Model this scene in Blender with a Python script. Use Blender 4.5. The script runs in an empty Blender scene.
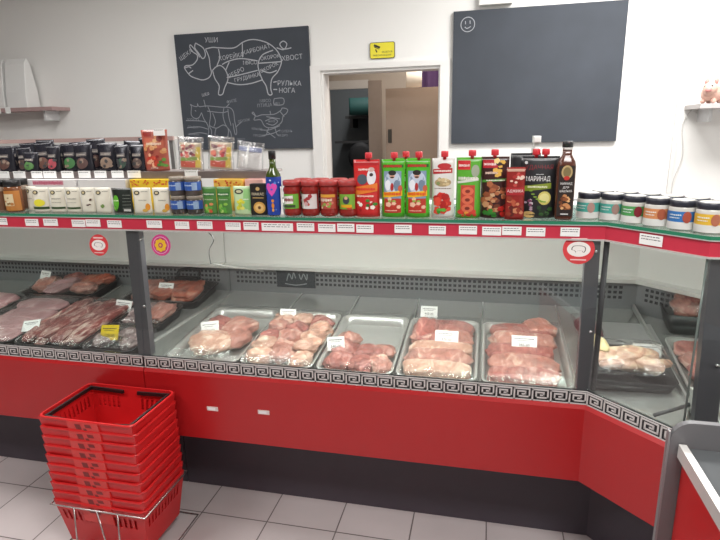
import bpy, math, random
from mathutils import Vector, Matrix, noise
random.seed(7)
SC = bpy.context.scene; COL = SC.collection
# ---------------------------------------------------------------- camera
cd = bpy.data.cameras.new('camera'); cam = bpy.data.objects.new('camera', cd); COL.objects.link(cam)
def nrm(v): return Vector(v).normalized()
cX = nrm((2370, -86, 541)); cZ = nrm((-48, 2110, 541)); cZ = (cZ - cX * cX.dot(cZ)).normalized(); cY = cZ.cross(cX)
M3 = Matrix((cX, cY, cZ)); mw = M3.to_4x4(); mw.translation = Vector((0, 0, 1.6))
cam.matrix_world = mw
cd.sensor_width = 36; cd.lens = 541 / 720 * 36; cd.clip_start = .02
SC.camera = cam
# ---------------------------------------------------------------- world, lights, exposure
w = bpy.data.worlds.new('world'); SC.world = w; w.use_nodes = True
w.node_tree.nodes['Background'].inputs[0].default_value = (.8, .85, .95, 1)
w.node_tree.nodes['Background'].inputs[1].default_value = .25
def area(name, loc, sx, sy, power, rot=(0, 0, 0), col=(1, .985, .97)):
    l = bpy.data.lights.new(name, 'AREA'); l.shape = 'RECTANGLE'; l.size = sx; l.size_y = sy; l.energy = power; l.color = col
    o = bpy.data.objects.new(name, l); o.location = loc; o.rotation_euler = rot; COL.objects.link(o); return o
area('ceiling_lamp_light', (0.9, 2.9, 2.93), 1.2, .6, 62)
area('ceiling_lamp_light', (-2.2, 2.0, 2.93), 1.2, .6, 32)
area('ceiling_lamp_light', (0.6, .2, 2.93), 1.2, .6, 52)
area('ceiling_lamp_light', (-2.4, .2, 2.93), 1.2, .6, 34)
area('back_room_light', (-.3, 4.5, 2.55), .5, .4, 9, col=(1, .9, .8))
# fill lights added to brighten the cases, under the shelf behind the rail
area('display_case_fill', (-.49, 1.90, 1.225), 1.60, .03, 6.0, (math.radians(24), 0, 0), (1, .99, .95))
area('display_case_fill', (-2.3, 1.90, 1.225), 1.70, .03, 1.8, (math.radians(24), 0, 0), (1, .99, .95))
area('display_case_fill', (.545, 1.80, 1.225), .28, .03, 1.1, (math.radians(24), 0, math.radians(-45)), (1, .99, .95))
area('store_room_fill', (-1.3, 5.55, 2.5), .3, .3, 8)  # added fill to lift the dark inner room, no fixture there
SC.view_settings.view_transform = 'Standard'; SC.view_settings.look = 'None'; SC.view_settings.gamma = 1
SC.view_settings.use_curve_mapping = False
SC.view_settings.exposure = 0.35
# ---------------------------------------------------------------- materials
def lin(c):
    if isinstance(c, str):
        c = c.lstrip('#'); c = [int(c[i:i+2], 16) / 255 for i in (0, 2, 4)]
    return tuple((x / 12.92 if x <= .04045 else ((x + .055) / 1.055) ** 2.4) for x in c)
_m = {}
def mat(c, rough=.5, metal=0., var=.06, scale=30., bump=0., spec=.5, key=None, emit=0):
    k = (str(c), rough, metal, var, scale, bump, spec, emit)
    if k in _m: return _m[k]
    m = bpy.data.materials.new('mat_' + str(c).strip('#')); m.use_nodes = True; nt = m.node_tree; N = nt.nodes; L = nt.links
    b = N['Principled BSDF']; b.inputs['Roughness'].default_value = rough; b.inputs['Metallic'].default_value = metal
    b.inputs['Specular IOR Level'].default_value = spec
    l = lin(c)
    tc = N.new('ShaderNodeTexCoord'); nz = N.new('ShaderNodeTexNoise'); nz.inputs['Scale'].default_value = scale
    L.new(tc.outputs['Object'], nz.inputs['Vector'])
    mx = N.new('ShaderNodeMix'); mx.data_type = 'RGBA'
    mx.inputs[6].default_value = (*[x * (1 - var) for x in l], 1); mx.inputs[7].default_value = (*[min(1, x * (1 + var)) for x in l], 1)
    L.new(nz.outputs['Fac'], mx.inputs[0]); L.new(mx.outputs[2], b.inputs['Base Color'])
    if bump:
        bp = N.new('ShaderNodeBump'); bp.inputs['Strength'].default_value = bump; L.new(nz.outputs['Fac'], bp.inputs['Height']); L.new(bp.outputs[0], b.inputs['Normal'])
    if emit:
        b.inputs['Emission Color'].default_value = (*l, 1); b.inputs['Emission Strength'].default_value = emit
    _m[k] = m; return m
def glassy(name, tint, fac0=.04, rough=.02, bump=0, bscale=20, film=False):
    m = bpy.data.materials.new(name); m.use_nodes = True; nt = m.node_tree; N = nt.nodes; L = nt.links
    N.remove(N['Principled BSDF']); out = N['Material Output']
    tr = N.new('ShaderNodeBsdfTransparent'); tr.inputs[0].default_value = (*tint, 1)
    gl = N.new('ShaderNodeBsdfGlossy'); gl.inputs['Roughness'].default_value = rough; gl.inputs[0].default_value = (.95, .95, .95, 1)
    fr = N.new('ShaderNodeFresnel'); ge = N.new('ShaderNodeNewGeometry'); mr = N.new('ShaderNodeMapRange'); mr.inputs['To Min'].default_value = 1.45; mr.inputs['To Max'].default_value = 1 / 1.45
    L.new(ge.outputs['Backfacing'], mr.inputs['Value']); L.new(mr.outputs[0], fr.inputs['IOR'])
    ad = N.new('ShaderNodeMath'); ad.operation = 'ADD'; ad.inputs[1].default_value = fac0; L.new(fr.outputs[0], ad.inputs[0])
    mx = N.new('ShaderNodeMixShader'); L.new(ad.outputs[0], mx.inputs[0]); L.new(tr.outputs[0], mx.inputs[1]); L.new(gl.outputs[0], mx.inputs[2])
    if bump:
        tc = N.new('ShaderNodeTexCoord'); mp = N.new('ShaderNodeMapping'); mp.inputs['Scale'].default_value = (1, .45, 1); mp.inputs['Rotation'].default_value = (0, 0, .6)
        nz = N.new('ShaderNodeTexNoise'); nz.inputs['Scale'].default_value = bscale; nz.inputs['Detail'].default_value = 4; nz.inputs['Distortion'].default_value = 1.5
        L.new(tc.outputs['Object'], mp.inputs[0]); L.new(mp.outputs[0], nz.inputs['Vector'])
        bp = N.new('ShaderNodeBump'); bp.inputs['Strength'].default_value = bump; bp.inputs['Distance'].default_value = .01
        L.new(nz.outputs['Fac'], bp.inputs['Height']); L.new(bp.outputs[0], gl.inputs['Normal']); L.new(bp.outputs[0], fr.inputs['Normal'])
    L.new(mx.outputs[0], out.inputs['Surface']); return m
GLASS = glassy('clear_glass', (.93, .95, .94), .025)
SHELFGLASS = glassy('shelf_glass', (.80, .90, .86), .04)
FILM = glassy('cling_film', (.97, .97, .97), .03, .16, .7, 26)
BAG = glassy('clear_bag', (.93, .93, .94), .10, .12, .6, 40)
JARGLASS = glassy('jar_glass', (.85, .87, .86), .06)
GREENEDGE = mat('#2f7a5c', .15, 0, .1, 12)
STEEL = mat('#c2c3c0', .3, .55, .06, 8)
STEEL2 = mat('#bcbdba', .24, .6, .12, 5)
BLACK = mat('#151517', .4); WHITE = mat('#e9e9e6', .5, 0, .02); RED = mat('#c3201f', .3, 0, .04)
CARD = mat('#f0f0ee', .6, 0, .02); INK = mat('#3b3b40', .7)
def meatmat(name, lean, fat, amt, scale, streak=1., dark=.55):
    m = bpy.data.materials.new(name); m.use_nodes = True; nt = m.node_tree; N = nt.nodes; L = nt.links; b = N['Principled BSDF']
    tc = N.new('ShaderNodeTexCoord'); mp = N.new('ShaderNodeMapping'); mp.inputs['Scale'].default_value = (1, 1 / streak, 1.6)
    oi = N.new('ShaderNodeObjectInfo'); sc = N.new('ShaderNodeVectorMath'); sc.operation = 'ADD'
    cb = N.new('ShaderNodeCombineXYZ'); ml = N.new('ShaderNodeMath'); ml.operation = 'MULTIPLY'; ml.inputs[1].default_value = 9
    L.new(oi.outputs['Random'], ml.inputs[0]); 
    for i in range(3): L.new(ml.outputs[0], cb.inputs[i])
    L.new(tc.outputs['Object'], sc.inputs[0]); L.new(cb.outputs[0], sc.inputs[1]); L.new(sc.outputs[0], mp.inputs[0])
    n1 = N.new('ShaderNodeTexNoise'); n1.inputs['Scale'].default_value = scale; n1.inputs['Detail'].default_value = 5; n1.inputs['Distortion'].default_value = 1.2
    L.new(mp.outputs[0], n1.inputs['Vector'])
    r = N.new('ShaderNodeValToRGB'); e = r.color_ramp.elements
    l1 = lin(lean); l2 = lin(fat)
    e[0].position = max(0, amt - .22); e[0].color = (*[x * dark for x in l1], 1); e[1].position = min(1, amt + .2); e[1].color = (*l2, 1)
    q = e.new(amt); q.color = (*l1, 1)
    L.new(n1.outputs['Fac'], r.inputs[0]); L.new(r.outputs[0], b.inputs['Base Color'])
    b.inputs['Roughness'].default_value = .34; b.inputs['Specular IOR Level'].default_value = .5
    b.inputs['Subsurface Weight'].default_value = .0
    n2 = N.new('ShaderNodeTexNoise'); n2.inputs['Scale'].default_value = scale * 2.2; L.new(mp.outputs[0], n2.inputs['Vector'])
    bp = N.new('ShaderNodeBump'); bp.inputs['Strength'].default_value = .8; bp.inputs['Distance'].default_value = .006
    L.new(n2.outputs['Fac'], bp.inputs['Height']); L.new(bp.outputs[0], b.inputs['Normal'])
    return m
PORK = meatmat('pork_meat', '#bd8073', '#e3c8b6', .53, 26, 2.4, .62)
PORK2 = meatmat('pale_pork_meat', '#c99a86', '#e8d2be', .5, 24, 1.8, .68)
LEAN = meatmat('lean_pork_meat', '#b06a62', '#d9aa9c', .56, 30, 3., .6)
PINK = meatmat('pink_flat_meat', '#b58a8c', '#cfb2b0', .5, 14, 1.5, .8)
RIBS = meatmat('rib_meat', '#8d4b48', '#dcc2b6', .48, 30, 2.2, .5)
SALMON = meatmat('orange_meat', '#b8614a', '#dca78c', .54, 22, 2., .6)
OFFAL = meatmat('offal_meat', '#8d7676', '#cbbdbb', .5, 34, 1., .6)
CHICK = meatmat('chicken_skin', '#cfa28a', '#ecd8b8', .47, 16, 1., .75)
LIVER = meatmat('dark_meat', '#5c2a33', '#8d5560', .55, 24, 1., .5)
# ---------------------------------------------------------------- mesh builder
class MB:
    def __init__(s): s.v = []; s.f = []; s.m = []; s.mats = []; s.sm = []
    def mi(s, m):
        if m not in s.mats: s.mats.append(m)
        return s.mats.index(m)
    def add(s, vs, fs, m, smooth=False):
        n = len(s.v); s.v += [tuple(v) for v in vs]; k = s.mi(m)
        for f in fs: s.f.append([i + n for i in f]); s.m.append(k); s.sm.append(smooth)
        return s
    def box(s, x0, x1, y0, y1, z0, z1, m, mtx=None):
        vs = [Vector((x, y, z)) for z in (z0, z1) for y in (y0, y1) for x in (x0, x1)]
        if mtx is not None: vs = [mtx @ v for v in vs]
        return s.add(vs, [(0, 2, 3, 1), (4, 5, 7, 6), (0, 1, 5, 4), (2, 6, 7, 3), (0, 4, 6, 2), (1, 3, 7, 5)], m)
    def loops(s, rings, m, cap0=True, cap1=True, smooth=True, closed=True):
        n = len(rings[0]); vs = [p for r in rings for p in r]; fs = []
        for i in range(len(rings) - 1):
            for j in range(n if closed else n - 1):
                k = (j + 1) % n; fs.append((i * n + j, i * n + k, (i + 1) * n + k, (i + 1) * n + j))
        if cap0: fs.append(tuple(range(n - 1, -1, -1)))
        if cap1: fs.append(tuple((len(rings) - 1) * n + j for j in range(n)))
        return s.add(vs, fs, m, smooth)
    def lathe(s, prof, m, n=20, cx=0, cy=0, cap0=True, cap1=True, smooth=True):
        return s.loops([[(cx + r * math.cos(2 * math.pi * j / n), cy + r * math.sin(2 * math.pi * j / n), z) for j in range(n)] for r, z in prof], m, cap0, cap1, smooth)
    def tube(s, pts, r, m, n=8, closed=False):
        P = [Vector(p) for p in pts]; rings = []; up = None
        for i, p in enumerate(P):
            if closed: a = P[i - 1]; b = P[(i + 1) % len(P)]
            else: a = P[max(0, i - 1)]; b = P[min(len(P) - 1, i + 1)]
            t = (b - a).normalized()
            if up is None: up = Vector((0, 0, 1)) if abs(t.z) < .9 else Vector((1, 0, 0))
            x = t.cross(up)
            if x.length < 1e-4: x = t.cross(Vector((0, 1, 0)))
            x.normalize(); y = x.cross(t).normalized(); up = y
            rings.append([p + (x * math.cos(2 * math.pi * k / n) + y * math.sin(2 * math.pi * k / n)) * r for k in range(n)])
        if closed: rings.append(rings[0])
        return s.loops(rings, m, not closed, not closed)
    def build(s, name, parent=None, loc=None, rotz=None, mods=None):
        me = bpy.data.meshes.new(name); me.from_pydata(s.v, [], s.f); me.update()
        for m in s.mats: me.materials.append(m)
        me.polygons.foreach_set('material_index', s.m); me.polygons.foreach_set('use_smooth', s.sm); me.update()
        o = bpy.data.objects.new(name, me); COL.objects.link(o)
        if parent: o.parent = parent
        if loc is not None: o.location = loc
        if rotz is not None: o.rotation_euler = (0, 0, rotz)
        return o
def tag(o, label, cat, group=None, kind=None):
    o['label'] = label; o['category'] = cat
    if group: o['group'] = group
    if kind: o['kind'] = kind
    return o
def thing(name, label, cat, loc=(0, 0, 0), rotz=0, group=None):
    o = bpy.data.objects.new(name, None); o.empty_display_size = .05; COL.objects.link(o); o.location = loc; o.rotation_euler = (0, 0, rotz)
    return tag(o, label, cat, group)
def struct(o): o['kind'] = 'structure'; return o
_tc = {}
def text_geo(t):
    if t not in _tc:
        cu = bpy.data.curves.new('t', 'FONT'); cu.body = t; cu.align_x = 'CENTER'; cu.align_y = 'CENTER'; cu.resolution_u = 2
        ob = bpy.data.objects.new('t', cu); COL.objects.link(ob)
        dg = bpy.context.evaluated_depsgraph_get(); me = bpy.data.meshes.new_from_object(ob.evaluated_get(dg))
        _tc[t] = ([v.co.copy() for v in me.vertices], [tuple(p.vertices) for p in me.polygons])
        bpy.data.objects.remove(ob); bpy.data.curves.remove(cu); bpy.data.meshes.remove(me)
    return _tc[t]
# surface mapping decals: mp(s, z, off) -> (x, y, z) on the outside of a package
def d_rect(mb, mp, s0, s1, z0, z1, m, off=.0006, ns=6, nz=4, skew=0):
    vs = []; fs = []
    for j in range(nz + 1):
        for i in range(ns + 1):
            a = i / ns; b = j / nz; vs.append(mp(s0 + (s1 - s0) * a, z0 + (z1 - z0) * b + skew * (a - .5), off))
    for j in range(nz):
        for i in range(ns): k = j * (ns + 1) + i; fs.append((k, k + 1, k + ns + 2, k + ns + 1))
    mb.add(vs, fs, m, True)
def d_ell(mb, mp, cs, cz, rs, rz, m, off=.0009, n=16, a0=0, a1=2 * math.pi, wob=0):
    vs = [mp(cs, cz, off)]; fs = []
    for q in (.5, 1):
        for j in range(n + 1):
            a = a0 + (a1 - a0) * j / n; k = q * (1 + wob * math.sin(a * 5 + cs * 300)); vs.append(mp(cs + rs * k * math.cos(a), cz + rz * k * math.sin(a), off))
    for j in range(n): fs.append((0, 1 + j, 2 + j)); p = 1 + n + 1 + j; fs.append((1 + j, p, p + 1, 2 + j))
    mb.add(vs, fs, m, True)
def d_text(mb, mp, t, cs, cz, size, m, off=.0013, rot=0, wid=None):
    vs, fs = text_geo(t); c, s_ = math.cos(math.radians(rot)), math.sin(math.radians(rot))
    W = max(v.x for v in vs) - min(v.x for v in vs) if vs else 1; kx = size if wid is None else wid / W
    mb.add([mp(cs + v.x * kx * c - v.y * size * s_, cz + v.x * kx * s_ + v.y * size * c, off) for v in vs], fs, m)
def plane_map(w=None, y=0):
    return lambda s, z, off: (s, y - off, z)
# extruded profile between two plan lines; prof = [(d, z)], fa/fb: d -> (x, y)
def prism(mb, prof, fa, fb, m, smooth=False):
    A = [(*fa(d), z) for d, z in prof]; B = [(*fb(d), z) for d, z in prof]; n = len(prof)
    mb.add(A + B, [tuple(range(n)), tuple(range(2 * n - 1, n - 1, -1))] + [(i, n + i, n + (i + 1) % n, (i + 1) % n) for i in range(n)], m, smooth)
def catmull(p, n=5, closed=False):
    out = []; P = [Vector((*q, 0)[:3]) if len(q) == 2 else Vector(q) for q in p]; L = len(P)
    for i in range(L if closed else L - 1):
        if closed: a, b, c, d = P[i - 1], P[i], P[(i + 1) % L], P[(i + 2) % L]
        else: a, b, c, d = P[max(0, i - 1)], P[i], P[i + 1], P[min(L - 1, i + 2)]
        for k in range(n):
            t = k / n; out.append(.5 * ((2 * b) + (c - a) * t + (2 * a - 5 * b + 4 * c - d) * t * t + (3 * b - a - 3 * c + d) * t ** 3))
    if not closed: out.append(P[-1])
    return out
def rrect(w, d, r, z, n=4, cx=0, cy=0):
    out = []
    for qx, qy, a0 in ((1, 1, 0), (-1, 1, 90), (-1, -1, 180), (1, -1, 270)):
        for k in range(n + 1):
            a = math.radians(a0 + 90 * k / n); out.append((cx + qx * (w / 2 - r) + r * math.cos(a), cy + qy * (d / 2 - r) + r * math.sin(a), z))
    return out
PIG=[[[-0.279,0.312],[-0.22,0.32],[-0.163,0.314],[-0.048,0.308],[0.031,0.345],[0.107,0.357],[0.198,0.336],[0.26,0.3],[0.303,0.249],[0.318,0.192],[0.286,0.127],[0.237,0.08],[0.223,0.014],[0.23,-0.029],[0.201,-0.028],[0.187,0.032],[0.161,0.075],[0.138,0.142],[0.136,0.192],[0.173,0.248],[0.259,0.276]],[[-0.127,0.069],[-0.032,0.049],[0.065,0.053],[0.161,0.075]],[[-0.236,0.159],[-0.204,0.183],[-0.165,0.189],[-0.129,0.154],[-0.115,0.094],[-0.15,0.028],[-0.17,-0.015],[-0.203,-0.014],[-0.192,0.046],[-0.222,0.099],[-0.236,0.159]],[[-0.279,0.312],[-0.256,0.252],[-0.253,0.185],[-0.247,0.142],[-0.27,0.109],[-0.321,0.094],[-0.37,0.105],[-0.418,0.124],[-0.445,0.151],[-0.467,0.186],[-0.453,0.202],[-0.399,0.205],[-0.356,0.24],[-0.352,0.274],[-0.38,0.292]],[[-0.467,0.186],[-0.43,0.193],[-0.412,0.182]],[[-0.436,0.145],[-0.397,0.166]],[[-0.38,0.292],[-0.406,0.327],[-0.398,0.346],[-0.35,0.29],[-0.334,0.256]],[[-0.357,0.358],[-0.366,0.325],[-0.341,0.29],[-0.31,0.246],[-0.284,0.27],[-0.298,0.321],[-0.357,0.358]],[[-0.173,0.306],[-0.169,0.248],[-0.198,0.187]],[[0.287,0.291],[0.341,0.276],[0.367,0.311],[0.341,0.333],[0.313,0.313],[0.342,0.28],[0.4,0.285]],[[-0.154,0.197],[-0.094,0.219],[0.003,0.231],[0.133,0.209]],[[0.021,0.337],[0.015,0.239]],[[-0.124,0.103],[-0.026,0.116],[0.128,0.143]],[[0.141,0.192],[0.226,0.193],[0.315,0.195]],[[0.157,0.141],[0.221,0.122],[0.278,0.136]],[[0.246,0.055],[0.273,0.058]],[[0.243,0.004],[0.273,0.003]],[[-0.095,0.211],[-0.129,0.154]]]
COW=[[[-0.439,-0.097],[-0.448,-0.158],[-0.42,-0.185],[-0.385,-0.18],[-0.359,-0.144]],[[-0.439,-0.097],[-0.447,-0.08],[-0.426,-0.092],[-0.392,-0.098],[-0.386,-0.077],[-0.373,-0.099],[-0.306,-0.096],[-0.186,-0.109],[-0.121,-0.114],[-0.092,-0.145],[-0.087,-0.214],[-0.076,-0.297],[-0.092,-0.31],[-0.103,-0.23]],[[-0.359,-0.144],[-0.344,-0.191],[-0.315,-0.242],[-0.313,-0.292],[-0.328,-0.334]],[[-0.301,-0.101],[-0.284,-0.159],[-0.302,-0.242],[-0.287,-0.284],[-0.301,-0.335]],[[-0.265,-0.151],[-0.248,-0.21],[-0.265,-0.251]],[[-0.302,-0.242],[-0.247,-0.263],[-0.189,-0.241],[-0.158,-0.254],[-0.128,-0.296],[-0.123,-0.346]],[[-0.168,-0.116],[-0.18,-0.17],[-0.169,-0.229],[-0.145,-0.279],[-0.158,-0.337]],[[-0.135,-0.122],[-0.133,-0.18],[-0.12,-0.246]],[[-0.31,-0.134],[-0.189,-0.149],[-0.133,-0.139]],[[-0.247,-0.263],[-0.261,-0.31],[-0.235,-0.336]],[[-0.33,-0.05],[-0.32,-0.105]],[[-0.119,-0.085],[-0.149,-0.11]],[[-0.499,-0.2],[-0.365,-0.207],[-0.319,-0.222]],[[-0.495,-0.255],[-0.389,-0.25],[-0.318,-0.269]],[[-0.491,-0.306],[-0.393,-0.294],[-0.325,-0.306]],[[-0.078,-0.256],[-0.028,-0.219]],[[-0.414,-0.126],[-0.403,-0.133]]]
HEN=[[[0.059,-0.16],[0.072,-0.153],[0.093,-0.183],[0.139,-0.174],[0.193,-0.175],[0.247,-0.17],[0.293,-0.146],[0.306,-0.13],[0.346,-0.141],[0.336,-0.168],[0.308,-0.188],[0.293,-0.232],[0.241,-0.263],[0.187,-0.27],[0.152,-0.253],[0.127,-0.211],[0.073,-0.21],[0.084,-0.182],[0.059,-0.16]],[[0.211,-0.176],[0.206,-0.148]],[[0.187,-0.27],[0.165,-0.319],[0.147,-0.327]],[[0.237,-0.268],[0.252,-0.32],[0.27,-0.327]],[[0.163,-0.22],[0.218,-0.202],[0.262,-0.223],[0.224,-0.251],[0.171,-0.237]],[[0.284,-0.151],[0.317,-0.192]],[[0.113,-0.281],[0.186,-0.286],[0.278,-0.256]],[[0.128,-0.326],[0.22,-0.311],[0.276,-0.288]],[[0.174,-0.188],[0.281,-0.207]],[[0.245,-0.061],[0.316,-0.061],[0.313,-0.104],[0.243,-0.103],[0.245,-0.061]],[[0.167,-0.294],[0.236,-0.345]]]
CHALK_TEXT=[["УШИ",-0.225,0.37,0.055,-3],["ЩЕКА",-0.445,0.278,0.05,28],["КОРЕЙКА",-0.076,0.247,0.05,6],["КАРБОНАТ",0.129,0.286,0.048,10],["МЯСО",0.072,0.198,0.045,0],["РЕБРО",-0.044,0.133,0.05,22],["ГРУДИНКА",0.039,0.096,0.045,10],["ОКОРОК",0.232,0.228,0.042,6],["ОКОРОК",0.22,0.158,0.042,20],["ХВОСТ",0.402,0.217,0.055,3],["РУЛЬКА",0.37,0.041,0.055,-3],["НОГА",0.349,-0.008,0.055,-2],["ШЕЯ",-0.311,-0.013,0.035,8],["ФИЛЕ",-0.099,-0.069,0.035,8],["ОГУЗОК",-0.01,-0.213,0.03,8],["ЛОПАТКА",-0.437,-0.195,0.026,-4],["ГРУДКА",-0.443,-0.252,0.026,-4],["РУЛЬКА",-0.441,-0.307,0.026,-4],["МЯСО",0.173,-0.075,0.035,2],["ПТИЦА №1",0.198,-0.105,0.04,3],["КРЫЛО",0.092,-0.278,0.028,-6],["ГРУДКА",0.106,-0.327,0.028,-3],["ГОЛЕНЬ",0.325,-0.299,0.03,0],["БЕДРО",0.3,-0.328,0.026,0],["ХВОСТ",-0.048,-0.351,0.024,-3],["ФИЛЕ",0.215,-0.225,0.024,0]]
# ================================================================ room shell
WALLM = mat('#e9e8e5', .7, 0, .015, 3)
def floor_mat():
    m = bpy.data.materials.new('floor_tiles'); m.use_nodes = True; nt = m.node_tree; N = nt.nodes; L = nt.links; b = N['Principled BSDF']
    tc = N.new('ShaderNodeTexCoord'); mp = N.new('ShaderNodeMapping'); mp.inputs['Location'].default_value = (-.0516 + .003, -.0 - .0, 0)
    br = N.new('ShaderNodeTexBrick'); br.offset = 0; br.squash = 1; br.inputs['Scale'].default_value = 1
    br.inputs['Brick Width'].default_value = .3027; br.inputs['Row Height'].default_value = .3027; br.inputs['Mortar Size'].default_value = .0028; br.inputs['Mortar Smooth'].default_value = .1
    c1 = lin('#d0c7c6'); c2 = lin('#c8bfbe'); br.inputs['Color1'].default_value = (*c1, 1); br.inputs['Color2'].default_value = (*c2, 1); br.inputs['Mortar'].default_value = (*lin('#6f6664'), 1)
    L.new(tc.outputs['Object'], mp.inputs[0]); L.new(mp.outputs[0], br.inputs['Vector'])
    nz = N.new('ShaderNodeTexNoise'); nz.inputs['Scale'].default_value = 3; nz.inputs['Detail'].default_value = 5; L.new(tc.outputs['Object'], nz.inputs['Vector'])
    mx = N.new('ShaderNodeMix'); mx.data_type = 'RGBA'; mx.blend_type = 'MULTIPLY'; mx.inputs[0].default_value = .25
    L.new(br.outputs['Color'], mx.inputs[6]); L.new(nz.outputs['Fac'], mx.inputs[7]); L.new(mx.outputs[2], b.inputs['Base Color'])
    b.inputs['Roughness'].default_value = .28
    return m
XL, XR, YF, YB, ZC = -4.6, 2.3, -2.4, 4.0, 2.95
struct(MB().box(XL - .1, XR + .1, YF - .1, 6.6, -.1, 0, floor_mat()).build('floor'))
struct(MB().box(XL - .1, XR + .1, YF - .1, 6.6, ZC, ZC + .1, mat('#dfdedb', .8, 0, .02)).build('ceiling'))
DX0, DX1, DZ = -1.205, -.34, 2.03
b = MB(); b.box(XL, DX0, YB, YB + .14, 0, ZC, WALLM); b.box(DX1, XR, YB, YB + .14, 0, ZC, WALLM); b.box(DX0, DX1, YB, YB + .14, DZ, ZC, WALLM)
struct(b.build('wall_back'))
struct(MB().box(XL - .1, XL, YF, YB + .14, 0, ZC, mat('#77736f', .8)).build('wall_left'))
struct(MB().box(XR, XR + .1, YF, YB + .14, 0, ZC, WALLM).build('wall_right'))
b = MB(); b.box(XL, XR, YF - .1, YF, 0, ZC, mat('#9d9a96', .7)); struct(b.build('wall_front'))
# door lining and architrave (white frame of the doorway)
FR = mat('#e4e2df', .45, 0, .02)
b = MB(); b.box(DX0 - .075, DX0, YB - .02, YB, 0, DZ + .03, FR); b.box(DX1, DX1 + .065, YB - .02, YB, 0, DZ + .03, FR); b.box(DX0 - .075, DX1 + .065, YB - .021, YB, DZ, DZ + .035, FR)
b.box(DX0, DX0 + .02, YB, YB + .14, 0, DZ, FR); b.box(DX1 - .012, DX1, YB, YB + .14, 0, DZ, FR); b.box(DX0 + .02, DX1 - .012, YB, YB + .14, DZ - .02, DZ, FR)
struct(b.build('trim_1'))
# back room beyond the doorway
BR = mat('#c9bfb4', .8, 0, .03)
b = MB(); b.box(-2.2, -1.53, 5.2, 5.3, 0, 2.6, BR); b.box(-1.02, .6, 5.2, 5.3, 0, 2.6, BR); b.box(-1.53, -1.02, 5.2, 5.3, 2.03, 2.6, BR); b.box(-2.3, -2.2, 4.14, 5.3, 0, 2.6, BR); b.box(.6, .7, 4.14, 5.3, 0, 2.6, BR)
struct(b.build('wall_back_room'))
struct(MB().box(-2.2, .6, 4.14, 5.3, 2.6, 2.65, mat('#b9aca0', .8)).build('ceiling_back_room'))
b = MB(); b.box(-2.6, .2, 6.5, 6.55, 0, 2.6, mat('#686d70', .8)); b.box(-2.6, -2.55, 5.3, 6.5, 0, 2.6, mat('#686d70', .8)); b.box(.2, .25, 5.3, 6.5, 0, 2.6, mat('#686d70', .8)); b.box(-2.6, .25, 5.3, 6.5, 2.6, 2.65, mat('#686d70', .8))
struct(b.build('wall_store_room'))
b = MB(); b.box(-1.53, -1.48, 5.15, 5.2, 0, 2.05, FR); b.box(-1.10, -.98, 5.15, 5.2, 0, 2.05, mat('#a89a90', .6)); b.box(-1.48, -1.10, 5.15, 5.2, 1.985, 2.06, FR)
struct(b.build('trim_2'))
# beige door leaf standing in the back room with its handle plate
t = thing('door_leaf', 'beige interior door leaf standing open behind the doorway', 'door', (-.84, 4.62, 0)); struct(t)
del t['label']; del t['category']; t.name = 'door_1'
b = MB(); b.box(0, .78, 0, .04, .005, 1.935, mat('#a08c7c', .5, 0, .03)); b.build('door_panel', t)
b = MB(); b.box(.02, .05, -.012, 0, 1.50, 1.61, mat('#4a4540', .4, .6)); b.build('door_handle', t)
# things in the back room
t = MB().loops([[(x, y, z) for x, y, z in rrect(.13, .02, .008, zz)] for zz in (0, .14)], mat('#efe6d8', .5)); tag(t.build('paper_sign', loc=(-.61, 4.66, 1.94)), 'pale paper sign above the beige door leaf in the back room', 'sign')
def wavy(x0, x1, z0, z1, y, m, amp=.02, k=40):
    b = MB(); n = 40
    F = [(x0 + (x1 - x0) * i / n, y + amp * math.sin(k * i / n)) for i in range(n + 1)]
    vs = [(x, yy, z) for z in (z0, z1) for x, yy in F] + [(x, yy + .006, z) for z in (z0, z1) for x, yy in F]
    q = n + 1; fs = [(i, i + 1, q + i + 1, q + i) for i in range(n)] + [(2 * q + i + 1, 2 * q + i, 3 * q + i, 3 * q + i + 1) for i in range(n)]
    fs += [(0, q, 3 * q, 2 * q), (n, 2 * q + n, 3 * q + n, q + n)] + [(q + i, q + i + 1, 3 * q + i + 1, 3 * q + i) for i in range(n)]
    return b.add(vs, fs, m, True)
tag(wavy(-.62, .1, 1.2, 2.45, 5.08, mat('#4a3158', .8)).build('curtain'), 'dark purple cloth hanging above the beige door leaf', 'curtain')
t = thing('office_chair', 'dark round-backed chair in the unlit room behind the inner doorway', 'chair', (-1.36, 5.9, 0))
b = MB(); b.loops([[(r * math.cos(a), y, 1.33 + r * 1.1 * math.sin(a)) for a in [2 * math.pi * k / 20 for k in range(20)]] for r, y in ((.10, 0), (.14, .02), (.14, .05), (.10, .07))], mat('#1d1d20', .7)); b.build('backrest', t)
MB().lathe([(.03, .03), (.03, 1.25)], mat('#1d1d20', .5), 10, 0, .04).build('post', t)
MB().loops([rrect(.4, .4, .08, z) for z in (.86, .93)], mat('#1d1d20', .7)).build('seat', t)
MB().lathe([(.24, 0), (.22, .03), (.03, .05)], mat('#1d1d20', .5), 16).build('base', t)
tag(MB().loops([rrect(.26, .2, .03, z) for z in (0, .18)], mat('#1f4a47', .7)).build('storage_box', loc=(-1.40, 6.2, 1.78)), 'dark teal box on a shelf in the unlit inner room', 'box')
t = thing('wall_shelf', 'dim shelf under the teal box in the unlit inner room', 'shelf', (-1.5, 6.3, 1.74)); MB().box(-.1, .25, -.08, .2, 0, .03, mat('#3b3b3d')).build('board', t); MB().box(-.05, -.02, -.05, .2, -.1, 0, mat('#3b3b3d')).build('bracket', t); MB().box(.2, .22, -.15, .2, -.15, 0, mat('#3b3b3d')).build('bracket', t)
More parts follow.
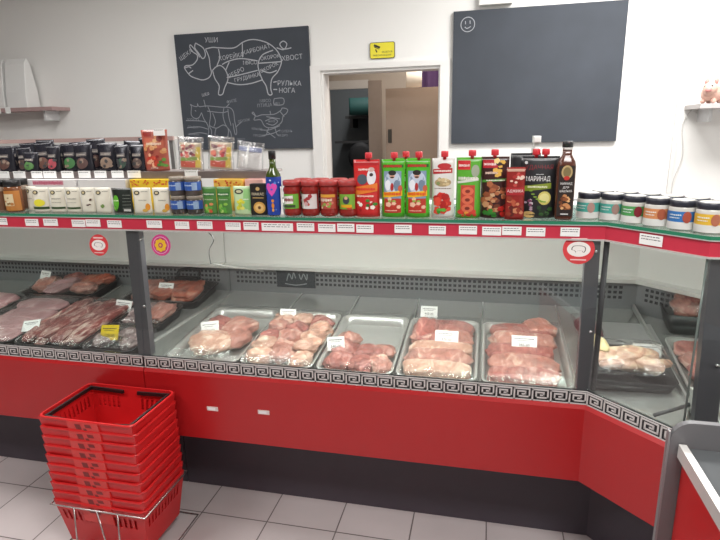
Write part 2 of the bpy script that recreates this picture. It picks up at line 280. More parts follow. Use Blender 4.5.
t = thing('wall_shelf', 'dim lower shelf behind the dark chair in the unlit inner room', 'shelf', (-1.45, 6.3, 1.47)); MB().box(-.25, .4, -.2, .2, 0, .025, mat('#3b3b3d')).build('board', t); MB().box(.3, .33, -.15, .2, -.15, 0, mat('#3b3b3d')).build('bracket', t)
# cable duct down the back wall and thin cable
tag(MB().box(1.17, 1.195, YB - .018, YB, 0, ZC, mat('#dad9d6', .6, 0, .02)).build('cable_duct'), 'narrow white duct running up the white wall right of the big blank chalkboard', 'duct')
b = MB(); b.tube(catmull([(1.27, 3.99, 1.70), (1.22, 3.99, 1.6), (1.24, 3.99, 1.4), (1.20, 3.985, 1.22), (1.21, 3.985, 1.0)], 6), .003, mat('#c9c7c4')); tag(b.build('cable'), 'thin white cable hanging from the wall shelf with the pig figurines', 'cable')
# ceiling lamps (above the frame) 
for i, (x, y) in enumerate(((.9, 2.9), (-2.2, 2.0), (.6, .2), (-2.4, .2))):
    t = thing('ceiling_lamp', ['flat ceiling lamp above the counter near the blank chalkboard', 'flat ceiling lamp above the left end of the counter', 'flat ceiling lamp over the right aisle', 'flat ceiling lamp over the left aisle'][i], 'lamp', (x, y, 2.94))
    b = MB(); b.box(-.62, .62, -.32, -.3, -.02, .01, FR); b.box(-.62, .62, .3, .32, -.02, .01, FR); b.box(-.62, -.6, -.3, .3, -.02, .01, FR); b.box(.6, .62, -.3, .3, -.02, .01, FR); b.build('frame', t)
# ---------------------------------------------------------------- chalkboards
BOARD = mat('#3b4048', .75, 0, .22, 5)
CHALK = mat('#a9acb1', .9, 0, .05); CHALK2 = mat('#84888e', .9)
def strokes(mb, data, m, wd=.006, y=-.0125, sm=5):
    for st in data:
        P = catmull([(a, 0, c) for a, c in st], sm) if len(st) > 2 else [Vector((a, 0, c)) for a, c in st]
        L_ = []; R_ = []
        for i, p in enumerate(P):
            t_ = (P[min(i + 1, len(P) - 1)] - P[max(i - 1, 0)]); t_ = t_.normalized() if t_.length > 0 else Vector((1, 0, 0)); n_ = Vector((-t_.z, 0, t_.x)) * wd / 2
            L_.append((p.x + n_.x, y, p.z + n_.z)); R_.append((p.x - n_.x, y, p.z - n_.z))
        n = len(P); mb.add(L_ + R_, [(i, i + 1, n + i + 1, n + i) for i in range(n - 1)], m)
t = thing('chalkboard', 'black chalkboard with chalk drawings of a pig, cow and chicken left of the doorway', 'chalkboard', (-1.81, 3.985, 1.91), 0)
MB().box(-.53, .53, -.012, .012, -.425, .425, BOARD).build('board', t)
for nm, dat in (('pig_drawing', PIG), ('cow_drawing', COW), ('chicken_drawing', HEN)):
    b = MB(); strokes(b, dat, CHALK if nm == 'pig_drawing' else CHALK2, .0075 if nm == 'pig_drawing' else .006); b.build(nm, t)
for s_, x, z, sz, r in CHALK_TEXT:
    b = MB(); d_text(b, plane_map(y=-.012), s_, x, z, sz * .86, CHALK if z > -.06 else CHALK2, .0008, r); b.build('chalk_word', t)
t = thing('chalkboard', 'large blank black chalkboard with a small smiley right of the doorway', 'chalkboard', (.285, 3.985, 1.93), 0)
MB().box(-.54, .54, -.012, .012, -.43, .43, BOARD).build('board', t)
b = MB(); cx, cz = -.445, .345
strokes(b, [[(cx + .045 * math.cos(a), cz + .045 * math.sin(a)) for a in [k * .42 for k in range(16)]], [(cx - .016, cz + .022), (cx - .015, cz + .002)], [(cx + .014, cz + .024), (cx + .015, cz + .003)], [(cx - .02, cz - .014), (cx - .004, cz - .024), (cx + .02, cz - .013)]], CHALK, .005); b.build('smiley_drawing', t)
# yellow CCTV sign
t = thing('warning_sign', 'small yellow video surveillance sign above the doorway', 'sign', (-.746, 3.995, 2.146))
MB().loops([[(x, 0, z) for x, z, _ in rrect(.178, .108, .012, 0)], [(x, -.005, z) for x, z, _ in rrect(.178, .108, .012, 0)]], mat('#3b3a20', .5), smooth=False).build('border', t)
b = MB(); pm = plane_map(y=-.005); b.loops([[(x, -.0052, z) for x, z, _ in rrect(.170, .10, .01, 0)], [(x, -.0065, z) for x, z, _ in rrect(.170, .10, .01, 0)]], mat('#e5d838', .5), smooth=False)
for q in ([(-.062, .03), (-.018, .012), (-.012, .024), (-.055, .042)], [(-.05, .004), (-.04, -.014), (-.034, -.01), (-.044, .012)], [(-.058, .022), (-.022, .006), (-.02, .01), (-.056, .027)]):
    b.add([(x, -.0072, z) for x, z in q], [(0, 1, 2, 3)], mat('#1c1c18'))
d_text(b, pm, 'ВЕДЕТСЯ', .035, -.012, .016, INK, .0023); d_text(b, pm, 'ВИДЕОНАБЛЮДЕНИЕ', .0, -.032, .014, INK, .0023, wid=.13); b.build('sign_face', t)
# switch box on the wall above blank board
tag(MB().box(-.09, .12, 3.95, 4.0, 2.385, 2.5, mat('#dcdbd8', .6)).build('junction_box'), 'white wall box directly above the blank chalkboard', 'box')
# ---------------------------------------------------------------- wall shelves
t = thing('wall_shelf', 'reddish wall shelf with white price tags on the far left of the white wall', 'shelf', (-3.9, 3.9, 1.83))
MB().box(-.6, .53, -.1, .1, -.015, .012, mat('#a98d8b', .5)).build('board', t)
for x in (-.45, .4): MB().box(x, x + .02, -.05, .1, -.09, -.015, mat('#cccccc')).build('bracket', t)
for i, x in enumerate((-.03, .05, .145)):
    b = MB(); b.box(-.025, .025, -.002, 0, -.03, .02, CARD); tag(b.build('price_tag', loc=(-3.9 + x - .03, 3.798, 1.83)), 'tiny white price tag on the far left wall shelf, %s' % ['left of the three', 'middle of the three', 'nearest the shelf end'][i], 'price tag')
def paperbag(x, label, w):
    t = thing('paper_bag', label, 'bag', (x, 3.9, 1.842)); b = MB(); WB = mat('#e4e4e2', .8, 0, .02, 10, .2)
    b.loops([rrect(w, .14, .006, 0, 1), rrect(w, .13, .006, .12, 1), rrect(w * .96, .06, .004, .34, 1), rrect(w * .94, .01, .002, .38, 1)], WB, smooth=False); b.build('bag_body', t)
    b = MB(); pm = lambda s, z, off: (s, -.07 + z / .38 * .062 - off, z)
    for k in (-1, 1):
        for zz in (.10, .25): d_ell(b, pm, k * w * .22, zz, w * .1, .045, mat('#cdccca', .8), .002, wob=.15)
    b.build('printed_panel', t)
paperbag(-3.72, 'white folded paper bag at the end of the far left wall shelf', .2); paperbag(-3.95, 'white folded paper bag second from the end of the far left wall shelf', .22)
t = thing('wall_shelf', 'pale wall shelf carrying pink pig figurines at the right edge', 'shelf', (1.50, 3.86, 1.70))
MB().box(-.28, .5, -.14, .14, -.012, .015, mat('#b9b4b2', .5)).build('board', t)
for x in (-.2, .35): MB().box(x, x + .02, -.05, .14, -.09, -.012, mat('#cccccc')).build('bracket', t)
def pig(x, y, s, label, rz):
    t = thing('pig_figurine', label, 'figurine', (x, y, 1.715), rz); PM = mat('#e0b6a6', .45); 
    def ell(cx, cy, cz, rx, ry, rz_, m, nm):
        b = MB(); b.loops([[(cx + rx * math.sin(p) * math.cos(a), cy + ry * math.sin(p) * math.sin(a), cz + rz_ * math.cos(p)) for a in [2 * math.pi * k / 14 for k in range(14)]] for p in [math.pi - .05 - (math.pi - .1) * j / 8 for j in range(9)]], m); b.build(nm, t)
    ell(0, 0, .05 * s, .07 * s, .05 * s, .045 * s, PM, 'body'); ell(-.06 * s, -.01 * s, .072 * s, .036 * s, .034 * s, .034 * s, PM, 'head'); ell(-.093 * s, -.015 * s, .066 * s, .012 * s, .016 * s, .013 * s, mat('#d08d88', .5), 'snout')
    for k in (-1, 1):
        ell(-.05 * s, (-.01 + k * .022) * s, .108 * s, .009 * s, .010 * s, .016 * s, mat('#cc9088', .5), 'ear'); ell(-.085 * s, (-.01 + k * .016) * s, .085 * s, .005 * s, .005 * s, .005 * s, BLACK, 'eye')
        for q in (-1, 1): ell(q * .04 * s, k * .025 * s, .014 * s, .014 * s, .013 * s, .0138 * s, PM, 'leg')
pig(1.30, 3.80, 1.15, 'pink pig figurine nearest the left end of the right wall shelf', .9); pig(1.43, 3.84, 1.35, 'pink pig figurine behind the first one, by the right photo edge', 1.2)
# ================================================================ display cases
K = .4142
def f_left(x): return lambda d: (x, 1.79 + d)
def P1(d): return (.355 + K * d, 1.79 + d)
def P2(d): return (.355 + K * d + .222, 1.79 + d - .222)
def xend(x): return lambda d: (x, 1.568 + d)
REDM = mat('#a81a1d', .32, 0, .04, 6); REDT = mat('#d12a2a', .25, 0, .03); KICK = mat('#4a434c', .55, 0, .08, 6); POST = mat('#66656b', .35, .5, .06)
FLIGHT = mat('#c6c1bf', .5, 0, .03); FDARK = mat('#1c1a1d', .5); PERF = mat('#8b8d90', .45, .5, .05); CAN = mat('#e3e4e0', .4, 0, .02); LIP = mat('#d9dad6', .3, .3)
def xf(fa, fb):
    """frame of the section's front: maps (s along, y inward, z)"""
    A = Vector((*fa(0), 0)); B = Vector((*fb(0), 0)); u = (B - A).normalized(); n = Vector((-u.y, u.x, 0))
    return A, u, n, (B - A).length
def fret(mb, fa, fb):
    A, u, n, L = xf(fa, fb); z0 = .686; cnt = max(1, round(L / .06)); w = L / cnt; h = .050
    def q(s0, s1, a, b_):
        p = [A + u * s + n * off for off in (-.0045, -.003) for s in (s0, s1)]
        vs = [(v.x, v.y, z) for z in (a, b_) for v in p]
        mb.add(vs, [(0, 1, 5, 4), (2, 6, 7, 3), (0, 4, 6, 2), (1, 3, 7, 5), (4, 5, 7, 6), (0, 2, 3, 1)], FLIGHT)
    t = .0052
    q(0, L, z0, z0 + .004); q(0, L, z0 + h - .003, z0 + h)
    for i in range(cnt):
        s = i * w; X = lambda a: s + a * w; Z = lambda a: z0 + a * h
        q(X(.05), X(.05) + t, Z(0), Z(.90))
        q(X(.05), X(.97), Z(.78), Z(.78) + t); q(X(.97) - t, X(.97), Z(.2), Z(.78)); q(X(.25), X(.97), Z(.2), Z(.2) + t)
        q(X(.25), X(.25) + t, Z(.2), Z(.60)); q(X(.25), X(.75), Z(.58), Z(.58) + t); q(X(.75) - t, X(.75), Z(.40), Z(.6)); q(X(.5), X(.75), Z(.38), Z(.38) + t)
def deckz(y): return .735 + .115 * (y - 1.82) - .047
def holes(mb, fa, fb, d, rows=(.826, .850, .874), s0=.05, s1=None, st=.0235):
    A, u, n, L = xf(fa, fb); s1 = L - .04 if s1 is None else s1; a = A + n * 0
    A2 = Vector((*fa(d), 0)); B2 = Vector((*fb(d), 0)); L2 = (B2 - A2).length; k = int((L2 - .08) / st)
    for i in range(k):
        s = .04 + i * st
        for z in rows:
            p = [A2 + u * (s + e) - n * .0012 for e in (0, .0145)]
            mb.add([(p[0].x, p[0].y, z), (p[1].x, p[1].y, z), (p[1].x, p[1].y, z + .013), (p[0].x, p[0].y, z + .013)], [(0, 1, 2, 3)], mat('#35363a', .8))
def case(label, fa, fb, dz=0, holes_on=True):
    t = thing('meat_display_case', label, 'display case')
    G = lambda prof, m, nm, par=t: (lambda b: (prism(b, prof, fa, fb, m), b.build(nm, par))[1])(MB())
    G([(.21, 0), (.23, 0), (.23, .60), (.21, .60)], KICK, 'plinth')
    G([(-.012, .395), (.215, .40), (.215, .41), (.0, .41), (.0, .686), (-.004, .686), (-.012, .672)], REDM, 'front_panel')
    b = MB(); prism(b, [(-.003, .686), (.01, .686), (.01, .736), (-.003, .736)], fa, fb, FDARK); fret(b, fa, fb); b.build('fret_strip', t)
    G([(.004, .737), (.009, .737), (.059, 1.238), (.054, 1.238)], GLASS, 'front_glass')
    G([(.012, .620), (.805, deckz(2.61) - .06), (.805, deckz(2.595) + dz), (.03, deckz(1.82) + dz), (.012, .70 + dz)], STEEL2, 'deck')
    G([(.81, .45), (.83, .45), (.83, 1.28), (.81, 1.28)], PERF, 'back_wall')
    b = MB(); prism(b, [(.80, .760), (.81, .760), (.81, .925), (.80, .925)], fa, fb, PERF)
    if holes_on: holes(b, fa, fb, .80)
    b.build('vent_panel', t)
    b = MB(); prism(b, [(.74, .925), (.81, .918), (.81, 1.275), (.36, 1.275), (.36, 1.262), (.775, 1.262), (.765, .943), (.74, .935)], fa, fb, CAN); b.build('canopy', t)
    G([(.733, .918), (.742, .918), (.742, .935), (.733, .935)], LIP, 'canopy_edge')
    return t
case1 = case('red fronted glass meat display case at the far left, behind the basket stack', f_left(-3.4), f_left(-1.337))
case2 = case('long red fronted glass meat display case in the middle with five steel meat trays', f_left(-1.333), P1)
case3 = case('short angled corner section of the red meat display case at the right', P1, P2, -.012)
case4 = case('end section of the red meat display case at the right photo edge', P2, xend(1.9), -.0255)
MB().box(-1.36, -1.335, 1.81, 2.60, .60, .76, POST).build('side_panel', case1)
MB().box(-1.332, -1.31, 1.81, 2.60, .60, .775, STEEL2).build('side_panel', case2)
def deckseams(x0s, par):
    for x in x0s:
        b = MB(); y0, y1 = 1.85, 2.585
        b.add([(x, y0, deckz(y0) + .001), (x + .006, y0, deckz(y0) + .001), (x + .006, y1, deckz(y1) + .001), (x, y1, deckz(y1) + .001), (x, y0, deckz(y0) + .006), (x + .006, y0, deckz(y0) + .006), (x + .006, y1, deckz(y1) + .006), (x, y1, deckz(y1) + .006)], [(0, 1, 5, 4), (1, 2, 6, 5), (2, 3, 7, 6), (3, 0, 4, 7), (4, 5, 6, 7)], STEEL); b.build('deck_strip', par)
deckseams([-.93, -.62, -.31, 0.0, .335], case2); deckseams([-3.0, -2.01, -1.68], case1); deckseams([.675], case3)
# glass shelf: a ledge across the deck back
def post(x, y, par, lean_d=.055, w=.05, lx=0):
    b = MB(); z0, z1 = .735, 1.24
    vs = [(x + dx + lx * k, y + dy + lean_d * k, z) for k, z in ((0, z0), (1, z1)) for dx, dy in ((-w / 2, 0), (w / 2, 0), (w / 2, .03), (-w / 2, .03))]
    b.add(vs, [(0, 1, 5, 4), (1, 2, 6, 5), (2, 3, 7, 6), (3, 0, 4, 7), (0, 3, 2, 1), (4, 5, 6, 7)], POST); o = b.build('post', par)
    s = MB(); 
    for k in (.93, .4): s.lathe([(.006, 0), (.006, .004), (.003, .006)], mat('#c9c9c9', .25, .9), 10); 
    for i, v in enumerate(s.v): pass
    s.v = [(x + w * .22 + v[0], y + lean_d * (.93 if i < len(s.v) // 2 else .4) - .0005 - v[2], z0 + (z1 - z0) * (.93 if i < len(s.v) // 2 else .4) + v[1]) for i, v in enumerate(s.v)]
    s.build('screw', o); return o
post(-1.335, 1.800, case2, .052, .058, -.024)
post(.345, 1.800, case2, .052, .045)
b = MB(); b.tube([(.3735, 1.796, .738), (.386, 1.850, 1.24)], .009, mat('#2b2a2e', .6, .2)); b.build('corner_post', case3)
post(.640, 1.583, case4, .05, .06)
b = MB(); b.tube([(.579, 1.574, .738), (.60, 1.628, 1.24)], .003, mat('#6d7672', .2)); b.build('glass_edge_strip', case4)
# glass shelf top with the red price rail
t = thing('glass_shelf', 'long green-edged glass shelf on top of the meat display cases', 'shelf')
secs = [(f_left(-3.4), P1, 'a'), (P1, P2, 'b'), (P2, xend(1.9), 'c')]
b = MB(); e = MB(); r = MB(); r2 = MB()
for fa, fb, _ in secs:
    prism(b, [(.056, 1.292), (.46, 1.292), (.46, 1.302), (.056, 1.302)], fa, fb, SHELFGLASS)
    prism(e, [(.050, 1.2915), (.056, 1.2915), (.056, 1.3025), (.050, 1.3025)], fa, fb, GREENEDGE)
    prism(r, [(.052, 1.246), (.058, 1.246), (.058, 1.290), (.052, 1.290)], fa, fb, mat('#c03045', .4, 0, .04))
    prism(r2, [(.046, 1.241), (.062, 1.241), (.062, 1.246), (.046, 1.246)], fa, fb, mat('#cfcfcd', .3, .4)); prism(r2, [(.047, 1.2898), (.05, 1.2898), (.05, 1.2922), (.047, 1.2922)], fa, fb, mat('#cfcfcd', .3, .4))
b.build('glass_panel', t); e.build('green_edge', t); r.build('price_rail', t); r2.build('rail_trim', t)
# price tags on the rail
def tagmesh(w, h, lines, m=CARD, ink=INK, big=None, seed=0):
    rr = random.Random(seed); b = MB(); b.box(-w / 2, w / 2, -.0015, 0, -h / 2, h / 2, m); pm = plane_map(y=-.0015)
    for k in range(lines):
        z = h * (.30 - .26 * k); s = -w * .42
        while s < w * .36:
            l = rr.uniform(.05, .16) * w; d_rect(b, pm, s, min(s + l, w * .42), z - h * .035, z + h * .035, ink, .0005, 1, 1); s += l + w * .03
    if big: d_text(b, pm, big, w * .12, -h * .28, h * .30, ink, .0007)
    return b
rails = [(-1.989, -1.948, 'the dark-lidded jars at the far left end'), (-1.858, -1.794, 'the white pouch with a yellow print'), (-1.769, -1.701, 'the third white pouch'), (-1.634, -1.572, 'the fourth and fifth white pouches'), (-1.568, -1.502, 'the sixth white pouch'), (-1.47, -1.406, 'the black and green packet'), (-1.294, -1.228, 'the white and orange pouches'), (-1.163, -1.103, 'the left stack of blue-labelled jars'), (-1.069, -1.006, 'the gap between blue jars and green packets'), (-.952, -.891, 'the pale green pouch'), (-.879, -.819, 'the black carton with a round orange print'), (-.807, -.685, 'the blue-wrapped bottle, the widest tag'), (-.67, -.604, 'the first and second ketchup jars'), (-.589, -.525, 'the third ketchup jar'), (-.518, -.455, 'the fourth ketchup jar'), (-.448, -.386, 'the red pouch'), (-.311, -.251, 'the first bright green pouch'), (-.192, -.134, 'the second bright green pouch'), (-.09, -.03, 'the green-edged sausage ring pouch'), (-.013, .049, 'the dark grilled meat pouch'), (.052, .114, 'the narrow red packet'), (.129, .189, 'the wide black pouch'), (.236, .295, 'the brown sauce bottle')]
for i, (a, c, d) in enumerate(rails):
    big = '89.00' if i % 3 else '125.00'
    tag(tagmesh(c - a, .029, 2, seed=i, big=None).build('price_tag', loc=((a + c) / 2 + (.013 if a < -1.2 else .004), 1.8405, 1.2685 - .002 * (i % 2))), 'white price tag on the red rail below ' + d, 'price tag', 'price tags on the red shelf rail')
dv = Vector((1, -1, 0)).normalized(); pc = Vector((.379, 1.842, 0)) + dv * .150
tag(tagmesh(.07, .032, 2, seed=50).build('price_tag', loc=(pc.x - .003, pc.y - .003, 1.268), rotz=-math.pi / 4), 'white price tag on the angled red rail below the row of short jars', 'price tag', 'price tags on the red shelf rail')
# round stickers on the glass
def sticker(x, z, r, kind, label):
    y = 1.79 + .004 + .05 * (z - .737) / .501 - .001
    t = thing('round_sticker', label, 'sticker', (x, y, z)); b = MB(); pm = plane_map(y=0)
    tilt = .05 / .501; pm = lambda s, zz, off: (s, zz * tilt - off, zz)
    def disc(rs, rz, m, off, cx=0, cz=0, wob=0): d_ell(b, pm, cx, cz, rs, rz, m, off, 26, wob=wob)
    b.loops([[(rr_ * math.cos(a), rr_ * math.sin(a) * tilt - o, rr_ * math.sin(a)) for a in [2 * math.pi * k / 28 for k in range(28)]] for rr_, o in ((r, .0), (r, .0012))], mat('#cf3a3f', .5) if kind == 'pig' else mat('#c5357f', .5), smooth=False); b.build('disc', t)
    b = MB()
    if kind == 'pig':
        disc(r * .74, r * .50, mat('#e8e4e0', .5), .002)
        W_ = mat('#4a3a3a', .6); P = catmull([(-.5, .1), (-.35, .25), (.1, .28), (.42, .2), (.5, .02), (.42, -.2), (.3, -.22), (.25, -.1), (-.1, -.12), (-.2, -.24), (-.3, -.1), (-.5, -.05), (-.5, .1)], 4)
        vs = []; 
        for k, p in enumerate(P):
            q = 1 - .12; vs += [pm(p.x * r * .9, p.y * r * .9, .0026), pm(p.x * r * .9 * q, p.y * r * .9 * q, .0026)]
        b.add(vs, [(2 * k, 2 * k + 1, 2 * k + 3, 2 * k + 2) for k in range(len(P) - 1)], W_)
        d_rect(b, pm, -r * .5, r * .5, r * .62, r * .74, mat('#e7c9c6', .6), .002, 4, 1)
        d_rect(b, pm, -r * .5, r * .5, -r * .74, -r * .66, mat('#e7c9c6', .6), .002, 4, 1)
    else:
        Y_ = mat('#e0b428', .5); disc(r * .80, r * .80, mat('#e8b7cf', .5), .0018); disc(r * .74, r * .74, mat('#b52a70', .5), .0022)
        for k in range(8):
            a = math.pi * k / 4; disc(r * .20, r * .20, Y_, .0026 + .0001 * k, .42 * r * math.cos(a), .42 * r * math.sin(a))
        disc(r * .22, r * .22, mat('#a8206a', .5), .0036); disc(r * .12, r * .12, Y_, .004)
    b.build('printed_motif', t)
sticker(-1.508, 1.180, .043, 'pig', 'round red sticker with a small pig on a white oval, left of the magenta one')
sticker(-1.228, 1.187, .042, 'flower', 'round magenta sticker with a yellow flower on the display glass')
sticker(.300, 1.212, .049, 'pig', 'round red sticker with a small pig on a white oval, at the right glass corner')
# stickers on the red panel
for i, (x, z) in enumerate(((-1.04, .534), (-.82, .541))):
    b = MB(); b.box(-.024, .024, -.0012, 0, -.009, .009, mat('#d8c9c6', .6)); b.box(-.018, .012, -.0018, -.0012, -.006, .005, mat('#e9e6e4', .6)); tag(b.build('paper_sticker', loc=(x, 1.7775, z)), ['left torn white paper sticker on the red case front', 'right torn white paper sticker on the red case front'][i], 'sticker')
# ---------------------------------------------------------------- upper tiers on the left
def tier(label, x0, x1, y0, y1, z, m, uz, railh=.027, m2=None):
    t = thing('tier_shelf', label, 'shelf'); b = MB(); b.box(x0, x1, y0, y0 + .012, z - railh, z, m); b.build('shelf_rail', t)
    MB().box(x0, x1, y0 + .012, y1, z - .012, z - .002, m2 or mat('#9b9290', .4)).build('shelf_board', t)
    for x in (x1 - .03, x0 + .03, -2.4): MB().box(x, x + .018, y1 - .03, y1 - .012, uz, z - .012, STEEL2).build('upright', t)
    return t
tier('brown metal shelf tier with dark packets and pouches above the left glass shelf', -3.2, -.848, 2.022, 2.20, 1.456, mat('#857a78', .35, .5, .08), 1.298)
tier('pinkish upper shelf board behind the dark packets', -3.2, -1.36, 2.215, 2.26, 1.597, mat('#a88e88', .6, 0, .08), 1.298, .018, mat('#c9c1bd', .6))
ttg = [(-2.045, -1.982), (-1.95, -1.893), (-1.888, -1.821), (-1.795, -1.734), (-1.709, -1.649), (-1.63, -1.571), (-1.546, -1.488), (-1.469, -1.407), (-1.203, -1.145), (-2.126, -2.067)]
wh = ['second from the left photo edge', 'third from the left photo edge', 'fourth from the left photo edge', 'fifth from the left photo edge', 'sixth from the left photo edge', 'seventh from the left photo edge', 'just left of the last dark packet', 'nearest the upright brown pouch', 'alone between the two fruit print pouches', 'at the left photo edge']
for i, (a, c) in enumerate(ttg):
    tag(tagmesh(c - a, .030, 1, seed=70 + i).build('price_tag', loc=((a + c) / 2, 2.0215, 1.446)), 'white price tag on the upper shelf tier rail, ' + wh[i], 'price tag', 'price tags on the upper tier rail')
# ================================================================ products
S = 1.3030
def pouch_shape(w, h, tb, r=.004, tt=.003, shr=.0, n=10, nz=12):
    """doypack: returns half thickness function and builds the body"""
    def half(s, z):
        q = max(0, min(1, z / h)); t = tb * .5 * (1 - q ** 1.7) * (1 if q > .06 else .85) + tt * .5; e = min(1, abs(2 * s / w)); return t * max(.04, 1 - e ** 2.6) 
    def wid(z): q = z / h; return w * (1 - shr * q) * (.965 + .035 * min(1, abs(q - .5) * 2 + 0))
    b = MB(); rings = []
    for j in range(nz + 1):
        z = h * j / nz; W = wid(z); ring = []
        for i in range(n + 1): s = -W / 2 + W * i / n; ring.append((s, -half(s * w / W, z), z))
        for i in range(n - 1, 0, -1): s = -W / 2 + W * i / n; ring.append((s, half(s * w / W, z), z))
        rings.append(ring)
    return b, rings, (lambda s, z, off: (s, -half(s, z) - off, z))
def pouch(name, label, cat, x, y, w, h, tb, col, deco, caps=(), z=S, rz=0, group=None, rough=.3, m=None, lean=0, capcol='#cc2f38', shr=0):
    t = thing(name, label, cat, (x, y, z), rz, group); t.rotation_euler[0] = lean
    b, rings, mp = pouch_shape(w, h, tb, shr=shr); b.loops(rings, m or mat(col, rough, 0, .05)); b.build('pouch_body', t)
    b = MB(); d_rect(b, mp, -w * .48, w * .48, h * .955, h * .96, mat('#dddddd', .4), .0004); deco(b, mp, w, h); b.build('printed_front', t)
    for cx in caps:
        b = MB(); b.lathe([(.006, h - .004), (.006, h + .004), (.0115, h + .004), (.0125, h + .006), (.0125, h + .022), (.011, h + .024)], mat(capcol, .35), 16, cx, 0); b.build('cap', t)
    return t
def cm(c, r=.4): return mat(c, r, 0, .06, 60)
def scatter(b, mp, s0, s1, z0, z1, cols, n, r, seed, off=.0011):
    q = random.Random(seed)
    for i in range(n):
        rr = r * q.uniform(.6, 1.15); d_ell(b, mp, q.uniform(s0, s1), q.uniform(z0, z1), rr, rr * q.uniform(.6, 1), cm(cols[q.randrange(len(cols))]), off + i * .00008, 10, wob=.12)
def squiggle(b, mp, s0, s1, z, h, m, seed, off=.0014):
    q = random.Random(seed); s = s0
    while s < s1:
        l = q.uniform(.0015, .0045); d_rect(b, mp, s, min(s1, s + l), z - h / 2 * q.uniform(.6, 1), z + h / 2 * q.uniform(.6, 1), m, off, 1, 1); s += l + .0011
# --- right half pouches
def deco_redpouch(b, mp, w, h):
    d_rect(b, mp, -w * .47, w * .47, h * .90, h * .95, cm('#b31f24')); squiggle(b, mp, -w * .3, w * .15, h * .83, .008, cm('#f0d8d0'), 1)
    d_ell(b, mp, -w * .15, h * .66, w * .20, h * .09, cm('#4a5560')); d_ell(b, mp, w * .20, h * .70, w * .17, h * .14, cm('#dfe0e4'), .0012); d_ell(b, mp, w * .20, h * .83, w * .12, h * .04, cm('#c9a9a0'), .0014); d_ell(b, mp, w * .2, h * .74, w * .07, h * .03, cm('#3c2f2c'), .0016)
    d_rect(b, mp, -w * .42, w * .42, h * .42, h * .56, cm('#e07a2c'), .0016, skew=.014); squiggle(b, mp, -w * .36, w * .34, h * .49, .010, cm('#d8342a'), 4, .0022)
    squiggle(b, mp, -w * .36, w * .30, h * .37, .007, cm('#f0c8b8'), 5); scatter(b, mp, -w * .3, w * .35, h * .08, h * .3, ['#2f6d2c', '#e8a48c', '#3f8a34', '#a3151a', '#f0e6dc'], 12, .008, 3)
def deco_chef(b, mp, w, h):
    d_rect(b, mp, -w * .44, w * .44, h * .86, h * .91, cm('#23601f')); squiggle(b, mp, -w * .4, w * .36, h * .885, .010, cm('#c22a25'), 6)
    d_rect(b, mp, -w * .38, w * .36, h * .32, h * .80, cm('#7f93ad'), .0008); d_ell(b, mp, 0, h * .6, w * .36, h * .20, cm('#b8c4d4'), .001)
    d_ell(b, mp, -w * .02, h * .77, w * .17, h * .045, cm('#25201f'), .0014); d_ell(b, mp, -w * .02, h * .72, w * .11, h * .05, cm('#d9a68e'), .0012); d_ell(b, mp, -w * .02, h * .695, w * .09, h * .014, cm('#2a1c18'), .0016)
    d_ell(b, mp, -w * .20, h * .56, w * .13, h * .09, cm('#e2e4ea'), .0015); d_ell(b, mp, w * .18, h * .56, w * .13, h * .09, cm('#6d7f94'), .0015); d_ell(b, mp, -w * .02, h * .53, w * .07, h * .07, cm('#a62b2b'), .0017); d_ell(b, mp, w * .32, h * .5, w * .09, h * .06, cm('#c05a3a'), .0017)
    d_rect(b, mp, -w * .40, w * .40, h * .36, h * .45, cm('#e9b81e'), .002, skew=.006); squiggle(b, mp, -w * .36, w * .36, h * .41, .013, cm('#d8471f'), 7, .0026)
    d_rect(b, mp, -w * .36, w * .36, h * .08, h * .33, cm('#b23323'), .0012); scatter(b, mp, -w * .28, w * .3, h * .18, h * .33, ['#c8504a', '#8fae4c', '#e6b9a0', '#4d8a2f'], 9, .010, 4); squiggle(b, mp, -w * .3, w * .2, h * .12, .004, cm('#efc9b8'), 8)
def deco_white(b, mp, w, h):
    d_ell(b, mp, w * .05, h * .87, w * .3, h * .05, cm('#b3252c')); d_rect(b, mp, -w * .44, w * .40, h * .75, h * .83, cm('#b3252c'), .0012, skew=.004); squiggle(b, mp, -w * .38, w * .34, h * .79, .007, cm('#eadcd6'), 9, .0018)
    d_ell(b, mp, 0, h * .60, w * .36, h * .07, cm('#a9946c'), .0010); scatter(b, mp, -w * .25, w * .25, h * .56, h * .66, ['#c9b489', '#7f8e58', '#d8cfae'], 8, .008, 5); squiggle(b, mp, -w * .36, w * .36, h * .50, .003, cm('#6b4b40'), 10)
    scatter(b, mp, -w * .36, w * .36, h * .10, h * .40, ['#c12b22', '#a81d1a', '#d84a35'], 22, .0125, 6); scatter(b, mp, -w * .2, w * .2, h * .06, h * .2, ['#3c8a2a', '#5aa83c'], 6, .009, 7, .0030)
def deco_greenred(b, mp, w, h):
    d_rect(b, mp, -w * .44, w * .06, h * .80, h * .95, cm('#c4242c')); squiggle(b, mp, -w * .4, w * .02, h * .87, .009, cm('#f0dcd6'), 11); d_ell(b, mp, w * .26, h * .78, w * .16, h * .1, cm('#98a08c')); squiggle(b, mp, -w * .4, w * .36, h * .66, .012, cm('#ece4de'), 12, .002); d_rect(b, mp, -w * .44, w * .4, h * .60, h * .64, cm('#cfd6c8'), .0015, skew=.01)
    d_rect(b, mp, -w * .30, w * .26, h * .08, h * .55, cm('#b84432'), .001)
    for k in range(3): d_ell(b, mp, -w * .02, h * (.45 - .14 * k), w * .24, h * .07, cm('#d4694c'), .0016 + .0003 * k); d_ell(b, mp, -w * .02, h * (.45 - .14 * k), w * .10, h * .028, cm('#7c2d20'), .0022 + .0003 * k)
    scatter(b, mp, -w * .34, w * .3, h * .05, h * .14, ['#c93a2c', '#dd9a3a', '#d23b30'], 8, .009, 8, .003)
